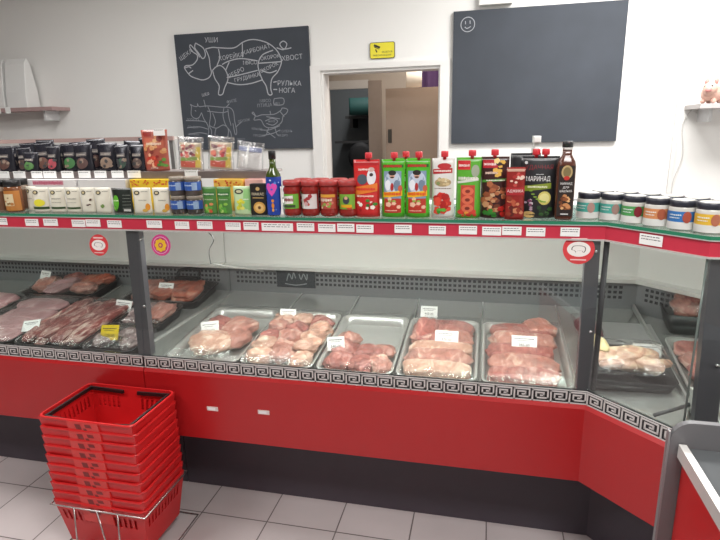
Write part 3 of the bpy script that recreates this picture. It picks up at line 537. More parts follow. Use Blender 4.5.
def deco_grill(b, mp, w, h):
    d_rect(b, mp, -w * .44, w * .1, h * .82, h * .95, cm('#b3222d')); squiggle(b, mp, -w * .4, w * .04, h * .88, .009, cm('#ecd4d0'), 13); scatter(b, mp, w * .0, w * .4, h * .68, h * .95, ['#e0b04c', '#c88a3c', '#3a2020', '#efd28a'], 12, .009, 9); squiggle(b, mp, -w * .34, w * .1, h * .74, .009, cm('#e8c8b8'), 14, .002)
    d_rect(b, mp, -w * .45, w * .45, h * .60, h * .64, cm('#4b8a35'), .0014, skew=.006); squiggle(b, mp, -w * .3, w * .36, h * .62, .004, cm('#e8e8da'), 15, .002)
    scatter(b, mp, -w * .42, w * .40, h * .12, h * .58, ['#8a4a2c', '#b98a62', '#6b3522', '#d0ab84', '#a5603c'], 34, .011, 10); scatter(b, mp, -w * .38, w * .1, h * .04, h * .14, ['#2f7a28', '#4b9a34'], 6, .010, 11, .004); scatter(b, mp, w * .15, w * .4, h * .05, h * .22, ['#c22820', '#9e1d18'], 6, .010, 12, .004)
def deco_adj(b, mp, w, h):
    d_rect(b, mp, -w * .44, w * .44, h * .92, h * .97, cm('#c8a08c')); scatter(b, mp, -w * .35, w * .35, h * .66, h * .88, ['#c04a44', '#a8302c', '#e0c4b4'], 14, .007, 13)
    d_rect(b, mp, -w * .46, w * .46, h * .47, h * .62, cm('#a3262a'), .0024); d_text(b, mp, 'АДЖИКА', 0, h * .55, .012, cm('#efe0dc'), .003, wid=w * .82); scatter(b, mp, -w * .36, w * .36, h * .08, h * .42, ['#8d3524', '#b0553a', '#c67f5c', '#5c1f1a'], 24, .0085, 14)
def deco_black(b, mp, w, h):
    d_text(b, mp, 'УДАЧНАЯ', -w * .02, h * .82, .020, cm('#7d1f28'), .001, wid=w * .72); d_ell(b, mp, -w * .36, h * .9, .005, .005, cm('#d0d0d0'), .001)
    squiggle(b, mp, -w * .1, w * .1, h * .71, .003, cm('#c9c9c9'), 16); d_text(b, mp, 'МАРИНАД', -w * .04, h * .635, .022, cm('#e6e6e4'), .0012, wid=w * .62)
    d_rect(b, mp, -w * .42, w * .30, h * .46, h * .55, cm('#7f8f2a'), .001, skew=.01); squiggle(b, mp, -w * .3, w * .2, h * .51, .007, cm('#dfe2c0'), 17, .0016)
    d_ell(b, mp, w * .14, h * .33, w * .17, h * .11, cm('#cfc268'), .002); d_ell(b, mp, w * .14, h * .33, w * .13, h * .08, cm('#ded690'), .0024); d_ell(b, mp, -w * .24, h * .06, w * .16, h * .055, cm('#d0b070'), .002); scatter(b, mp, -w * .42, -w * .18, h * .1, h * .32, ['#d8cfd4', '#7d3f5e', '#b59aaa', '#2c2a2c'], 14, .007, 15)
    for k in range(7): d_ell(b, mp, w * (-.22 + .06 * k), h * (.45 - .06 * k + .005 * k * k), w * .05, h * .012, cm('#7fa33c'), .0026 + k * .0001)
    scatter(b, mp, w * .0, w * .3, h * .05, h * .18, ['#2e4a2a', '#3a5f30', '#22331e'], 9, .009, 16, .003)
YF_ = 1.895
pouch('sauce_pouch', 'red sauce pouch with an orange band, just right of the ketchup jars', 'pouch', -.415, YF_, .094, .200, .048, '#c62b2c', deco_redpouch, (.008,))
pouch('sauce_pouch', 'bright green sauce pouch with a chef print, left of its twin', 'pouch', -.320, YF_, .083, .200, .045, '#4fae2a', deco_chef, (.004,), group='green chef print sauce pouches')
pouch('sauce_pouch', 'bright green sauce pouch with a chef print, right of its twin', 'pouch', -.234, YF_, .086, .201, .045, '#4fae2a', deco_chef, (0.004,), group='green chef print sauce pouches')
pouch('sauce_pouch', 'bright green sauce pouch hidden behind the chef print pair, only its red cap showing', 'pouch', -.285, 1.965, .083, .200, .045, '#4fae2a', deco_chef, (.0,), group='green chef print sauce pouches')
pouch('sauce_pouch', 'white sauce pouch with red tomatoes', 'pouch', -.146, YF_, .078, .202, .045, '#dcdad6', deco_white, (.004,))
pouch('sauce_pouch', 'green-edged sauce pouch with three sausage rings', 'pouch', -.060, YF_, .084, .204, .045, '#58a632', deco_greenred, (.010,))
pouch('sauce_pouch', 'dark brown sauce pouch with grilled meat print', 'pouch', .026, 1.905, .092, .205, .045, '#3b1c1c', deco_grill, (-.002,))
pouch('seasoning_packet', 'narrow red adjika packet in front of the wide black pouch', 'packet', .093, 1.868, .063, .172, .016, '#8d2420', deco_adj, (), shr=.05)
pouch('sauce_pouch', 'wide black marinade pouch with a lemon print', 'pouch', .172, 1.925, .124, .204, .055, '#26272a', deco_black, (-.014, .016))
pouch('sauce_pouch', 'black pouch half hidden behind the wide black marinade pouch', 'pouch', .128, 1.985, .10, .212, .045, '#2b2b2e', lambda b, mp, w, h: d_rect(b, mp, -w * .48, w * .48, h * .95, h * .956, cm('#55555a')), ())
# spray bottle behind
t = thing('spray_bottle', 'white trigger spray bottle behind the wide black pouch', 'bottle', (.165, 2.045, S))
MB().lathe([(.030, 0), (.032, .01), (.032, .13), (.024, .165), (.013, .18), (.013, .20)], mat('#e6e6e4', .35), 20).build('bottle_body', t)
b = MB(); b.lathe([(.016, .198), (.016, .225), (.012, .23)], mat('#f0f0ee', .4), 14); b.build('collar', t)
b = MB(); b.box(-.012, .012, -.045, .022, .245, .268, mat('#f0f0ee', .4)); b.box(-.009, .009, -.012, .014, .228, .246, mat('#f0f0ee', .4)); b.box(-.010, .010, -.056, -.044, .248, .264, mat('#f0f0ee', .4)); b.build('spray_head', t)
b = MB(); b.add([(-.007, -.032, .246), (.007, -.032, .246), (.007, -.045, .205), (-.007, -.045, .205), (-.007, -.026, .246), (.007, -.026, .246), (.007, -.038, .205), (-.007, -.038, .205)], [(0, 1, 2, 3), (4, 7, 6, 5), (0, 3, 7, 4), (1, 5, 6, 2), (0, 4, 5, 1), (3, 2, 6, 7)], mat('#e0e0de', .4)); b.build('trigger', t)
def cmap(r): return lambda s, z, off: ((r + off) * math.sin(s / r), -(r + off) * math.cos(s / r), z)
# sauce bottle (brown)
t = thing('sauce_bottle', 'brown square sauce bottle with a black cap at the right end of the pouches', 'bottle', (.251, 1.895, S)); b = MB(); BG = mat('#5a3429', .15)
b.loops([rrect(w_, w_ * .9, w_ * .28, z) for w_, z in ((.052, 0), (.058, .006), (.058, .172), (.052, .188), (.034, .204), (.029, .210), (.028, .232))], BG); b.build('bottle_body', t)
MB().lathe([(.0155, .232), (.017, .234), (.017, .250), (.015, .252)], BLACK, 16).build('cap', t)
MB().lathe([(.0158, .224), (.0158, .232)], mat('#cfcac6', .4), 16).build('neck_band', t)
b = MB(); pm = plane_map(y=-.0262); d_rect(b, pm, -.024, .024, .012, .175, cm('#2a211e'), .0006); d_ell(b, pm, 0, .155, .017, .022, cm('#b8a070'), .0012); d_ell(b, pm, 0, .155, .012, .016, cm('#7d6f4a'), .0016); d_ell(b, pm, 0, .136, .009, .007, cm('#b8322c'), .002)
d_text(b, pm, 'МАРИНАД', 0, .118, .010, CARD, .0012, wid=.036); d_text(b, pm, 'ДЛЯ', 0, .106, .009, CARD, .0012); d_text(b, pm, 'ШАШЛЫКА', 0, .094, .010, CARD, .0012, wid=.038)
scatter(b, pm, -.017, .017, .035, .078, ['#c68a5a', '#8d5230', '#e0b07a', '#6b3a20'], 18, .008, 20, .0012); d_rect(b, pm, -.012, .012, .018, .021, CARD, .0012); b.build('printed_label', t)
# blue olive oil bottle
t = thing('oil_bottle', 'dark green oil bottle in a blue wrapper with a pink heart', 'bottle', (-.768, 1.895, S)); GB = mat('#3a4a14', .08)
MB().lathe([(.026, 0), (.028, .004), (.028, .135), (.026, .150), (.014, .172), (.0118, .182), (.0118, .212)], GB, 24).build('bottle_body', t)
MB().lathe([(.0135, .206), (.0135, .234), (.012, .236)], BLACK, 18).build('cap', t)
b = MB(); b.lathe([(.0286, .003), (.0286, .142)], cm('#1d3f9c'), 28, cap0=False, cap1=False); mp = cmap(.0288); PK = cm('#d94fb0')
d_ell(b, mp, -.009, .107, .012, .013, PK, .0008); d_ell(b, mp, .010, .107, .012, .013, PK, .0009); b.add([mp(s, z, .001) for s, z in ((-.021, .104), (-.010, .098), (0, .098), (.010, .098), (.022, .104), (.012, .085), (.002, .072), (-.009, .085))], [(0, 7, 1), (1, 7, 6, 2), (2, 6, 5, 3), (3, 5, 4)], PK)
scatter(b, mp, -.03, .03, .012, .135, ['#5f8fd8', '#2c5fc0', '#c9d6ee'], 14, .004, 21, .0006); d_ell(b, mp, .004, .038, .005, .010, cm('#e08a2c'), .0018); d_ell(b, mp, .004, .056, .005, .006, cm('#e08a2c'), .0018); d_ell(b, mp, .004, .022, .004, .006, cm('#e8a84c'), .0018); b.build('printed_wrapper', t)
tag(MB().lathe([(.010, 0), (.006, .01), (.0035, .03), (.003, .10), (.0045, .107)], mat('#efefee', .4), 12).build('plastic_stand', loc=(-.7335, 1.878, S)), 'thin white plastic peg standing between the blue bottle and the ketchup jars', 'peg')
# ketchup jars: two rows
def ketchup(x, y, label, kind, group='plastic ketchup jars'):
    t = thing('ketchup_jar', label, 'jar', (x, y, S), 0, group)
    MB().lathe([(.026, 0), (.033, .005), (.0335, .018), (.031, .024), (.031, .084), (.0335, .092), (.0335, .098), (.028, .108), (.028, .112)], mat('#8c2823', .16, 0, .08), 24).build('jar_body', t)
    b = MB(); b.lathe([(.0325, .110), (.034, .112), (.034, .126), (.031, .129)], mat('#a33a38', .35), 24); b.build('lid', t)
    b = MB(); mp = cmap(.0314); 
    cols = {'g': ('#6fae3c', '#e4e2da'), 'w': ('#d9d4d2', '#a8383c'), 'r': ('#b2483c', '#dcc9a6'), 'd': ('#79ad3c', '#33363a')}[kind]
    d_rect(b, mp, -.034, .034, .028, .081, cm(cols[0]), .0008, 10, 2)
    if kind == 'g': d_rect(b, mp, -.026, .012, .045, .074, cm('#e6e4dc'), .0013, skew=.004); squiggle(b, mp, -.026, .014, .060, .012, cm('#8a3a3c'), 30, .0019); d_rect(b, mp, -.028, .02, .032, .042, cm('#3a4a2c'), .0013)
    if kind == 'w': scatter(b, mp, -.016, .012, .040, .075, ['#a8383c', '#7d4044', '#c9a0a0', '#c25a50'], 12, .008, 31)
    if kind == 'r': d_rect(b, mp, -.03, .03, .070, .08, cm('#d8a03a'), .0012); squiggle(b, mp, -.026, .018, .060, .012, cm('#e6dcc8'), 32, .0016); scatter(b, mp, -.025, .025, .032, .050, ['#d87a6a', '#8aa84a', '#e6c8b0'], 10, .006, 33)
    if kind == 'd': d_ell(b, mp, 0, .060, .012, .014, cm('#3a3f46'), .0014); d_ell(b, mp, 0, .068, .006, .006, cm('#d9a68e'), .002); d_rect(b, mp, -.02, .02, .034, .044, cm('#e2a81e'), .0016); scatter(b, mp, -.02, .02, .030, .036, ['#c2452a'], 4, .006, 34)
    b.build('printed_label', t)
for i, (x, k, d) in enumerate(((-.697, 'g', 'green label, leftmost of the four front ones'), (-.627, 'w', 'white label, second of the four front ones'), (-.556, 'r', 'red and yellow label, third of the four front ones'), (-.485, 'd', 'green chef label, beside the red pouch'))):
    ketchup(x, 1.895, 'red plastic ketchup jar with %s' % d, k)
    ketchup(x + .018, 1.968, 'ketchup jar in the row directly behind the front jar with the %s' % ['green label', 'white label', 'red and yellow label', 'green chef label'][i], k)
# --- left half
def deco_pale(kind):
    def f(b, mp, w, h):
        d_ell(b, mp, -w * .22, h * .80, w * .17, h * .085, cm('#2b2a26')); d_ell(b, mp, -w * .22, h * .80, w * .10, h * .05, cm('#c2b48c'), .0013)
        squiggle(b, mp, w * .02, w * .36, h * .85, .003, cm('#6d6a60'), 40)
        if kind == 'yellow': d_ell(b, mp, 0, h * .38, w * .32, h * .15, cm('#d8cf3a'), .001); d_rect(b, mp, -w * .46, w * .46, h * .12, h * .22, cm('#2e4524'), .0014)
        if kind == 'band': squiggle(b, mp, -w * .3, w * .3, h * .55, .004, cm('#6d6a60'), 41); squiggle(b, mp, -w * .3, w * .3, h * .40, .003, cm('#8d8a80'), 42); d_rect(b, mp, -w * .46, w * .46, h * .14, h * .22, cm('#2e4524'), .0014)
        if kind == 'sprig': scatter(b, mp, -w * .05, w * .3, h * .30, h * .55, ['#3a2a24', '#5a3a30'], 6, .005, 43)
        if kind == 'plain': squiggle(b, mp, -w * .3, w * .2, h * .5, .004, cm('#8d8a80'), 44)
        if kind == 'orange': squiggle(b, mp, -w * .1, w * .3, h * .52, .004, cm('#8d8a80'), 45); d_ell(b, mp, w * .34, h * .25, w * .10, h * .14, cm('#d98f2c'), .001); d_ell(b, mp, w * .22, h * .12, w * .12, h * .07, cm('#c7a04a'), .0012)
        if kind == 'leaf': scatter(b, mp, -w * .05, w * .3, h * .18, h * .35, ['#6d8a4a'], 4, .006, 46)
    return f
pale = [(-1.893, 1.945, .05, 'plain', 'narrow cream seasoning pouch half hidden right of the orange-label jar'), (-1.806, 1.9, .086, 'yellow', 'cream seasoning pouch with a yellow print and dark green foot band'), (-1.723, 1.9, .076, 'band', 'cream seasoning pouch with dark foot band, right of the yellow print one'), (-1.648, 1.9, .070, 'band', 'cream seasoning pouch with dark foot band, left of the dark sprig one'), (-1.578, 1.9, .066, 'sprig', 'cream seasoning pouch with a small dark sprig print'), (-1.506, 1.9, .076, 'leaf', 'cream seasoning pouch beside the black and green packet'), (-1.329, 1.9, .082, 'orange', 'cream seasoning pouch with an orange fruit edge, left one of two'), (-1.242, 1.9, .078, 'orange', 'cream seasoning pouch with an orange fruit edge, beside the blue-label jars')]
for x, y, w_, k, lab in pale: pouch('seasoning_pouch', lab, 'pouch', x, y, w_, .100, .034, '#d8d4c4', deco_pale(k), group='cream seasoning pouches')
def deco_bg(b, mp, w, h):
    d_ell(b, mp, -w * .28, h * .42, w * .18, h * .30, cm('#5aa82c')); squiggle(b, mp, -w * .4, -w * .12, h * .5, .006, cm('#d9e6c0'), 47); scatter(b, mp, -w * .4, -w * .1, h * .08, h * .3, ['#3c7a24', '#74c040'], 6, .006, 48)
    for k in range(5): squiggle(b, mp, w * .08, w * .42, h * (.72 - .13 * k), .0025, cm('#8d928a'), 50 + k)
    d_rect(b, mp, w * .12, w * .4, h * .06, h * .16, cm('#c9c9c4'))
pouch('seasoning_packet', 'black and bright green seasoning packet among the cream pouches', 'packet', -1.418, 1.9, .092, .098, .03, '#1e2420', deco_bg)
# far-left jars
def jar(x, y, r, h, label, lidc, bands, body='#9a8a7a', rz=0, group=None, z=S, deco=None, lidh=.2, toplab=None):
    t = thing('glass_jar', label, 'jar', (x, y, z), rz, group)
    MB().lathe([(r * .9, 0), (r, .004), (r, h * .72), (r * .93, h * .80), (r * .86, h * .82)], mat(body, .15), 24).build('jar_body', t)
    b = MB(); b.lathe([(r * .88, h * (1 - lidh)), (r * .95, h * (1 - lidh) + .001), (r * .95, h * .985), (r * .90, h)], mat(lidc, .35), 24); lid = b.build('lid', t)
    b = MB(); mp = cmap(r + .0004)
    for z0, z1, c in bands: d_rect(b, mp, -r * 1.5, r * 1.5, h * z0, h * z1, cm(c), .0006, 12, 1)
    if deco: deco(b, mp, r, h)
    b.build('printed_label', t)
    if toplab: b = MB(); b.lathe([(r * .8, h + .0004), (r * .8, h + .001)], mat(toplab, .5), 20); b.build('top_sticker', t)
def deco_or(b, mp, r, h): d_rect(b, mp, -r * .7, r * .7, h * .2, h * .58, cm('#d9c9a4'), .0012); scatter(b, mp, -r * .5, r * .5, h * .25, h * .5, ['#b5763a', '#e6dcc0', '#8d6a3a'], 7, .006, 60, .0018)
jar(-2.012, 1.9, .034, .130, 'black-lidded jar cut off by the left photo edge', '#1c1c1e', [(.05, .66, '#6b4a34')])
jar(-1.940, 1.9, .034, .130, 'black-lidded jar with an orange and cream label near the left edge', '#1c1c1e', [(.05, .68, '#b87838')], '#7a4a2c', deco=deco_or)
jar(-1.975, 1.972, .036, .130, 'black-lidded jar behind the two at the left end', '#1c1c1e', [(.05, .66, '#6b4a34')])
# blue-labelled jars stacked two high
def deco_bl(b, mp, r, h): squiggle(b, mp, -r * .7, r * .3, h * .55, .006, cm('#b8c9e0'), 61); d_rect(b, mp, r * .3, r * .9, h * .3, h * .7, cm('#8fa8c8'), .0012)
for i, x in enumerate((-1.170, -1.102)):
    for k in range(2):
        jar(x, 1.905, .0325, .071, 'squat jar with a blue label, %s of the %s stack of two' % (['lower', 'upper'][k], ['left', 'right'][i]), '#8d8478', [(.28, .74, '#2f56a0')], '#4a4440', z=S + .0715 * k, group='blue-label jars stacked two high', deco=deco_bl)
def deco_green(b, mp, w, h):
    d_rect(b, mp, -w * .4, w * .4, h * .66, h * .80, cm('#2f6a34')); squiggle(b, mp, -w * .36, w * .36, h * .73, .006, cm('#d0dcc0'), 62, .0018); squiggle(b, mp, -w * .3, w * .3, h * .54, .004, cm('#b8c8a8'), 63)
    scatter(b, mp, -w * .3, w * .3, h * .08, h * .38, ['#c2583a', '#5aa03c', '#8aba4c', '#d88a5a'] if w < .0585 else ['#5aa03c', '#8aba4c', '#a8cc6c'], 9, .0085, 64)
pouch('soup_packet', 'green packet with a red vegetable print, beside the blue-label jars', 'packet', -1.035, 1.9, .058, .104, .026, '#4c7f3c', deco_green)
pouch('soup_packet', 'green packet with green apples, left of the pale green pouch', 'packet', -.975, 1.9, .059, .104, .026, '#4c7f3c', deco_green)
def deco_palegreen(b, mp, w, h): d_rect(b, mp, w * .1, w * .45, h * .05, h * .9, cm('#8fc47c'), .0005); d_ell(b, mp, -w * .16, h * .82, w * .25, h * .09, cm('#23281f'), .001); d_ell(b, mp, -w * .16, h * .82, w * .16, h * .05, cm('#b8b890'), .0014); scatter(b, mp, -w * .28, w * .12, h * .2, h * .5, ['#d0cc3c', '#b8c03a', '#e0dc6a'], 10, .009, 65); squiggle(b, mp, w * .1, w * .38, h * .55, .004, cm('#eaf0e0'), 66, .0018)
pouch('seasoning_pouch', 'pale green pouch with yellow fruit beside the black carton', 'pouch', -.898, 1.9, .074, .106, .034, '#b9d3a4', deco_palegreen)
t = thing('carton', 'small black carton with gold lettering and a round orange print', 'carton', (-.828, 1.9, S)); MB().loops([rrect(.064, .034, .002, z, 1) for z in (0, .116)], mat('#1f1d1c', .4), smooth=False).build('box_body', t)
b = MB(); pm = plane_map(y=-.0172); d_ell(b, pm, 0, .098, .008, .007, cm('#c8a86a'), .0006); d_text(b, pm, 'МАКАС', 0, .078, .014, cm('#e4d8b8'), .0006, wid=.048); d_rect(b, pm, -.022, .022, .063, .066, cm('#c8a86a'), .0006); d_ell(b, pm, .003, .028, .024, .022, cm('#d2a04e'), .0006); d_ell(b, pm, .003, .028, .017, .015, cm('#e6c07a'), .001); d_ell(b, pm, .003, .028, .006, .006, cm('#6b3f1c'), .0014); b.build('printed_front', t)
# cartons with banner strips behind the front row
def banner(x0, x1, label, base, kind):
    w_ = x1 - x0; t = thing('product_tray', label, 'box', ((x0 + x1) / 2, 2.04, S)); MB().loops([rrect(w_, .11, .002, z, 1) for z in (0, .124)], mat(base, .6), smooth=False).build('box_body', t)
    b = MB(); pm = plane_map(y=-.0555); q = random.Random(int(w_ * 1000))
    if kind == 'yellow':
        for i in range(int(w_ / .006)): d_ell(b, pm, q.uniform(-w_ / 2 + .006, w_ / 2 - .006), q.uniform(.098, .120), .0045, .0035, cm(['#d0432c', '#d88a2c', '#c9552c'][i % 3]), .0004 + .00004 * i, 7)
    elif kind == 'pink': d_rect(b, pm, -w_ * .22, w_ * .30, .101, .121, cm('#d6a8b4'), .0006); squiggle(b, pm, -w_ * .21, w_ * .29, .111, .015, cm('#b5546c'), 70, .001)
    b.build('printed_front', t)
banner(-2.0, -1.70, 'white product box with pink lettering behind the left cream pouches', '#d9d6d6', 'pink')
banner(-1.69, -1.46, 'plain white product box behind the middle cream pouches', '#cfcdcd', 'none')
banner(-1.44, -1.22, 'yellow box with a red floral strip behind the white and orange pouches', '#e6c02c', 'yellow')
banner(-1.06, -.935, 'yellow box with a red floral strip behind the green packets', '#e8b850', 'yellow')
banner(-.925, -.85, 'pale pink box behind the pale green pouch', '#e6b0a8', 'none')
# upper tier items
T2 = 1.4565
FOIL = mat('#24242c', .24, .25, .3, 55, .9)
def darkbag(x, w_, h, patch, label, y=2.075, tilt=0):
    t = pouch('snack_packet', label, 'packet', x, y, w_, h, .05, '#22222a', lambda b, mp, W, H: (d_ell(b, mp, 0, H * .30, W * .30, H * .20, cm(patch)), d_rect(b, mp, -W * .3, W * .25, H * .55, H * .68, cm('#5c5654')), squiggle(b, mp, -W * .25, W * .2, H * .61, .004, cm('#bdb5a8'), int(x * -100)), scatter(b, mp, -W * .25, W * .25, H * .18, H * .45, [patch, '#3a3a3c', '#8d7a6c'], 6, .009, int(x * -50), .002)), (), z=T2, group='dark foil snack packets', m=FOIL)
    t.rotation_euler[1] = tilt
for i, (x, w_, h, p, d) in enumerate([(-2.115, .085, .112, '#5a3f38', 'at the left photo edge'), (-2.035, .07, .105, '#4a3a34', 'second from the left photo edge'), (-1.985, .075, .085, '#4f7a44', 'with a green print, short and low'), (-1.925, .085, .125, '#6a4a40', 'with a brown print, tallest at the left'), (-1.862, .065, .11, '#a84a54', 'with a pink-red print'), (-1.790, .085, .118, '#3f7040', 'with a yellow-green print'), (-1.705, .085, .118, '#5c4440', 'with a brown print beside the green one'), (-1.605, .09, .118, '#8d7868', 'with a beige print and silver glint'), (-1.512, .065, .108, '#3a5044', 'with a dark green print'), (-1.455, .07, .108, '#5a4a44', 'nearest the upright brown pouch')]):
    darkbag(x, w_ * 1.12, h, p, 'dark foil snack packet on the upper tier ' + d, 2.070 + (.022 if i % 2 else 0), random.uniform(-.07, .07))
for i, x in enumerate((-2.13, -2.04, -1.95, -1.86, -1.77, -1.68, -1.59, -1.50, -1.42)):
    t = darkbag(x - .02, .098, .112 + .012 * (i % 3), ['#4a4038', '#3a4a3c', '#5a4240'][i % 3], 'dark foil snack packet in the back row of the tier, %s from left' % ['first', 'second', 'third', 'fourth', 'fifth', 'sixth', 'seventh', 'eighth', 'ninth'][i], 2.15, random.uniform(-.06, .06))
def deco_pack(b, mp, w, h):
    d_rect(b, mp, -w * .46, -w * .10, h * .84, h * .95, cm('#8d2a24')); d_rect(b, mp, -w * .42, w * .38, h * .55, h * .80, cm('#b8604a'), .0008); scatter(b, mp, -w * .4, w * .4, h * .45, h * .85, ['#c98a5a', '#8a3a2c', '#d0a070', '#7a2c24'], 18, .012, 80); squiggle(b, mp, -w * .3, w * .3, h * .66, .012, cm('#e0c8b0'), 81, .003); d_ell(b, mp, -w * .1, h * .25, w * .25, h * .12, cm('#b23a2c'), .001); scatter(b, mp, -w * .3, w * .15, h * .1, h * .4, ['#b8402c', '#d8a080', '#8d2420'], 12, .012, 82, .0016); scatter(b, mp, w * .15, w * .42, h * .12, h * .3, ['#4a7a34', '#5f8f3c'], 6, .009, 83, .003); squiggle(b, mp, -w * .15, w * .15, h * .07, .005, cm('#e8dcd0'), 84)
pouch('food_pouch', 'tall red-brown pouch leaning on the upper tier beside the dark packets', 'pouch', -1.365, 2.085, .115, .168, .045, '#a35444', deco_pack, (), z=T2, shr=-.08)
tag(tagmesh(.052, .028, 1, seed=90).build('price_tag', loc=(-1.325, 2.060, T2 + .158)), 'white price tag stuck at the top of the tall red-brown pouch', 'price tag')
def clearbag(x, w_, h, label, fruit, rz=0, tilt=0):
    t = thing('zip_bag', label, 'bag', (x, 2.085, T2), rz); b, rings, mp = pouch_shape(w_, h, .045); b.loops(rings, BAG); b.build('bag_film', t); t.rotation_euler = (0, tilt, rz)
    b, rings, mp2 = pouch_shape(w_ * .84, h * .80, .036); b.loops(rings, mat('#dcdad6' if not fruit else '#c9b89c', .6, 0, .15, 60, .4)); c = b.build('contents', t); c.location = (0, 0, .004)
    b = MB(); W = w_ * .84; H = h * .8
    if fruit:
        d_rect(b, mp2, -W * .46, W * .46, 0.01, H * .32, cm('#d8604a'), .001); d_rect(b, mp2, W * .28, W * .46, .01, H * .85, cm('#e3c848'), .0014); d_rect(b, mp2, -W * .46, W * .46, H * .34, H * .46, cm('#8fae4c'), .0018, skew=.008); scatter(b, mp2, -W * .4, W * .22, H * .48, H * .88, ['#b84a4c', '#7a3a44', '#e6d8c8', '#d8806c'], 24, .010, int(-x * 100), .002)
    else: d_rect(b, mp2, -W * .5, W * .5, H * .78, H * .98, cm('#8a93b4'), .002); d_rect(b, mp2, -W * .12, -W * .02, H * .05, H * .98, cm('#ecece8'), .003)
    o = b.build('printed_label', t); o.location = (0, -.002, .004)
clearbag(-1.207, .118, .136, 'clear zip bag with a red and yellow print, left of the pair', True, tilt=.05)
clearbag(-1.072, .118, .136, 'clear zip bag with a red and yellow print, right of the pair', True, tilt=.08)
clearbag(-.945, .118, .112, 'clear zip bag with a grey-blue top band at the end of the tier', False, tilt=.12)
# ---------------------------------------------------------------- short jars on the angled section
def deco_j(spot):
    def f(b, mp, r, h): d_ell(b, mp, r * .5, h * .45, r * .32, h * .20, cm(spot), .0016); squiggle(b, mp, -r * .8, r * .1, h * .52, .004, cm('#e8efec'), 91, .0014); squiggle(b, mp, -r * .8, r * .0, h * .42, .003, cm('#e8efec'), 92, .0014)
    return f
JL = [(.330, 1.925, '#4fa99c', '#b08a80', 'turquoise label, first beside the brown sauce bottle'), (.398, 1.893, '#4fa99c', '#a08078', 'turquoise label, second from the brown sauce bottle'), (.452, 1.843, '#4c9a54', '#7d2430', 'green label'), (.504, 1.791, '#d08a5a', '#a8583c', 'orange label'), (.556, 1.739, '#3272b4', '#a85040', 'blue label'), (.612, 1.690, '#e0b43c', '#b06a50', 'yellow label')]
for i, (x, y, c, s_, d) in enumerate(JL):
    x += .004; y += .004
    jar(x, y, .0365, .084, 'short dark-lidded jar with %s' % d, '#2a2c36', [(.03, .28, '#dcdcd8'), (.28, .64, c)], '#c9c7c0', rz=-math.pi / 4 + .35, group='short dark-lidded jars', deco=deco_j(s_), lidh=.24, toplab='#dedcd4')
for i, (x, y, c, s_, d) in enumerate(JL):
    x += .056; y += .056
    jar(x, y, .0365, .084, 'short dark-lidded jar in the back row, behind %s' % ['the first turquoise one', 'the second turquoise one', 'the green one', 'the orange one', 'the blue one', 'the yellow one'][i], '#2a2c36', [(.03, .28, '#dcdcd8'), (.28, .64, c)], '#c9c7c0', rz=-math.pi / 4 + .35, group='short dark-lidded jars', lidh=.24, toplab='#dedcd4')
# ================================================================ trays, meat, cards, film
def rimz(y): return .735 + .115 * (y - 1.82)
TILT = math.atan(.115)
def tray(x, y, w, d, label, m=STEEL, depth=.043, rz=0, group='steel meat trays', lift=0, name='meat_tray', wallr=.03):
    """origin at the rim centre projected to the tray floor"""
    t = thing(name, label, 'tray', (x, y, rimz(y) - depth + lift), rz, group); t.rotation_euler = (TILT, 0, rz)
    e = .009; b = MB(); R = lambda ww, dd, r, z: rrect(ww, dd, r, z, 5)
    b.loops([R(w - 2 * e - .02, d - 2 * e - .02, wallr, 0), R(w - 2 * e, d - 2 * e, wallr, depth), R(w, d, wallr + e * .6, depth + .0005), R(w, d, wallr + e * .6, depth - .002), R(w - 2 * e + .002, d - 2 * e + .002, wallr + .001, depth - .002), R(w - 2 * e - .018, d - 2 * e - .018, wallr, -.0015)], m, False, False)
    n = len(b.v); b.build('tray_body', t)
    b = MB(); b.loops([R(w - 2 * e - .0198, d - 2 * e - .0198, wallr, -.001), R(w - 2 * e - .0198, d - 2 * e - .0198, wallr, .0006)], m, smooth=False); b.build('tray_floor', t)
    return t
_bm = {}
def blob_mesh(seed, lump=.28, flat=False, n=30, k=18):
    key = (seed, lump, flat)
    if key in _bm: return _bm[key]
    b = MB(); rings = []
    for j in range(k + 1):
        p = .06 + (math.pi - .12) * (1 - j / k)
        ring = []
        for i in range(n):
            a = 2 * math.pi * i / n; v = Vector((math.sin(p) * math.cos(a), math.sin(p) * math.sin(a), math.cos(p)))
            if flat: v.x = math.copysign(abs(v.x) ** .6, v.x); v.y = math.copysign(abs(v.y) ** .6, v.y); v.z = math.copysign(abs(v.z) ** .7, v.z)
            f = 1 + lump * noise.noise(v * 1.3 + Vector((seed * 7.1, seed * 3.3, 0))) + lump * .6 * noise.noise(v * 3.2 + Vector((0, seed * 5.7, 2))) + lump * .25 * noise.noise(v * 7.5 + Vector((seed * 2.7, 1, 2)))
            ring.append(v * f)
        rings.append(ring)
    b.loops(rings, PORK); o = b.build('tmp'); me = o.data; bpy.data.objects.remove(o); _bm[key] = me; return me
def meat(name, label, cat, group, x, y, z, sx, sy, sz, rz, m, seed, lump=.28, flat=False, ry=0, rx=TILT):
    me = blob_mesh(seed, lump, flat).copy(); me.transform(Matrix.Diagonal((sx, sy, sz, 1))); me.materials.clear(); me.materials.append(m)
    o = bpy.data.objects.new(name, me); COL.objects.link(o); o.location = (x, y, z); o.rotation_euler = (rx, ry, rz); return tag(o, label, cat, group)
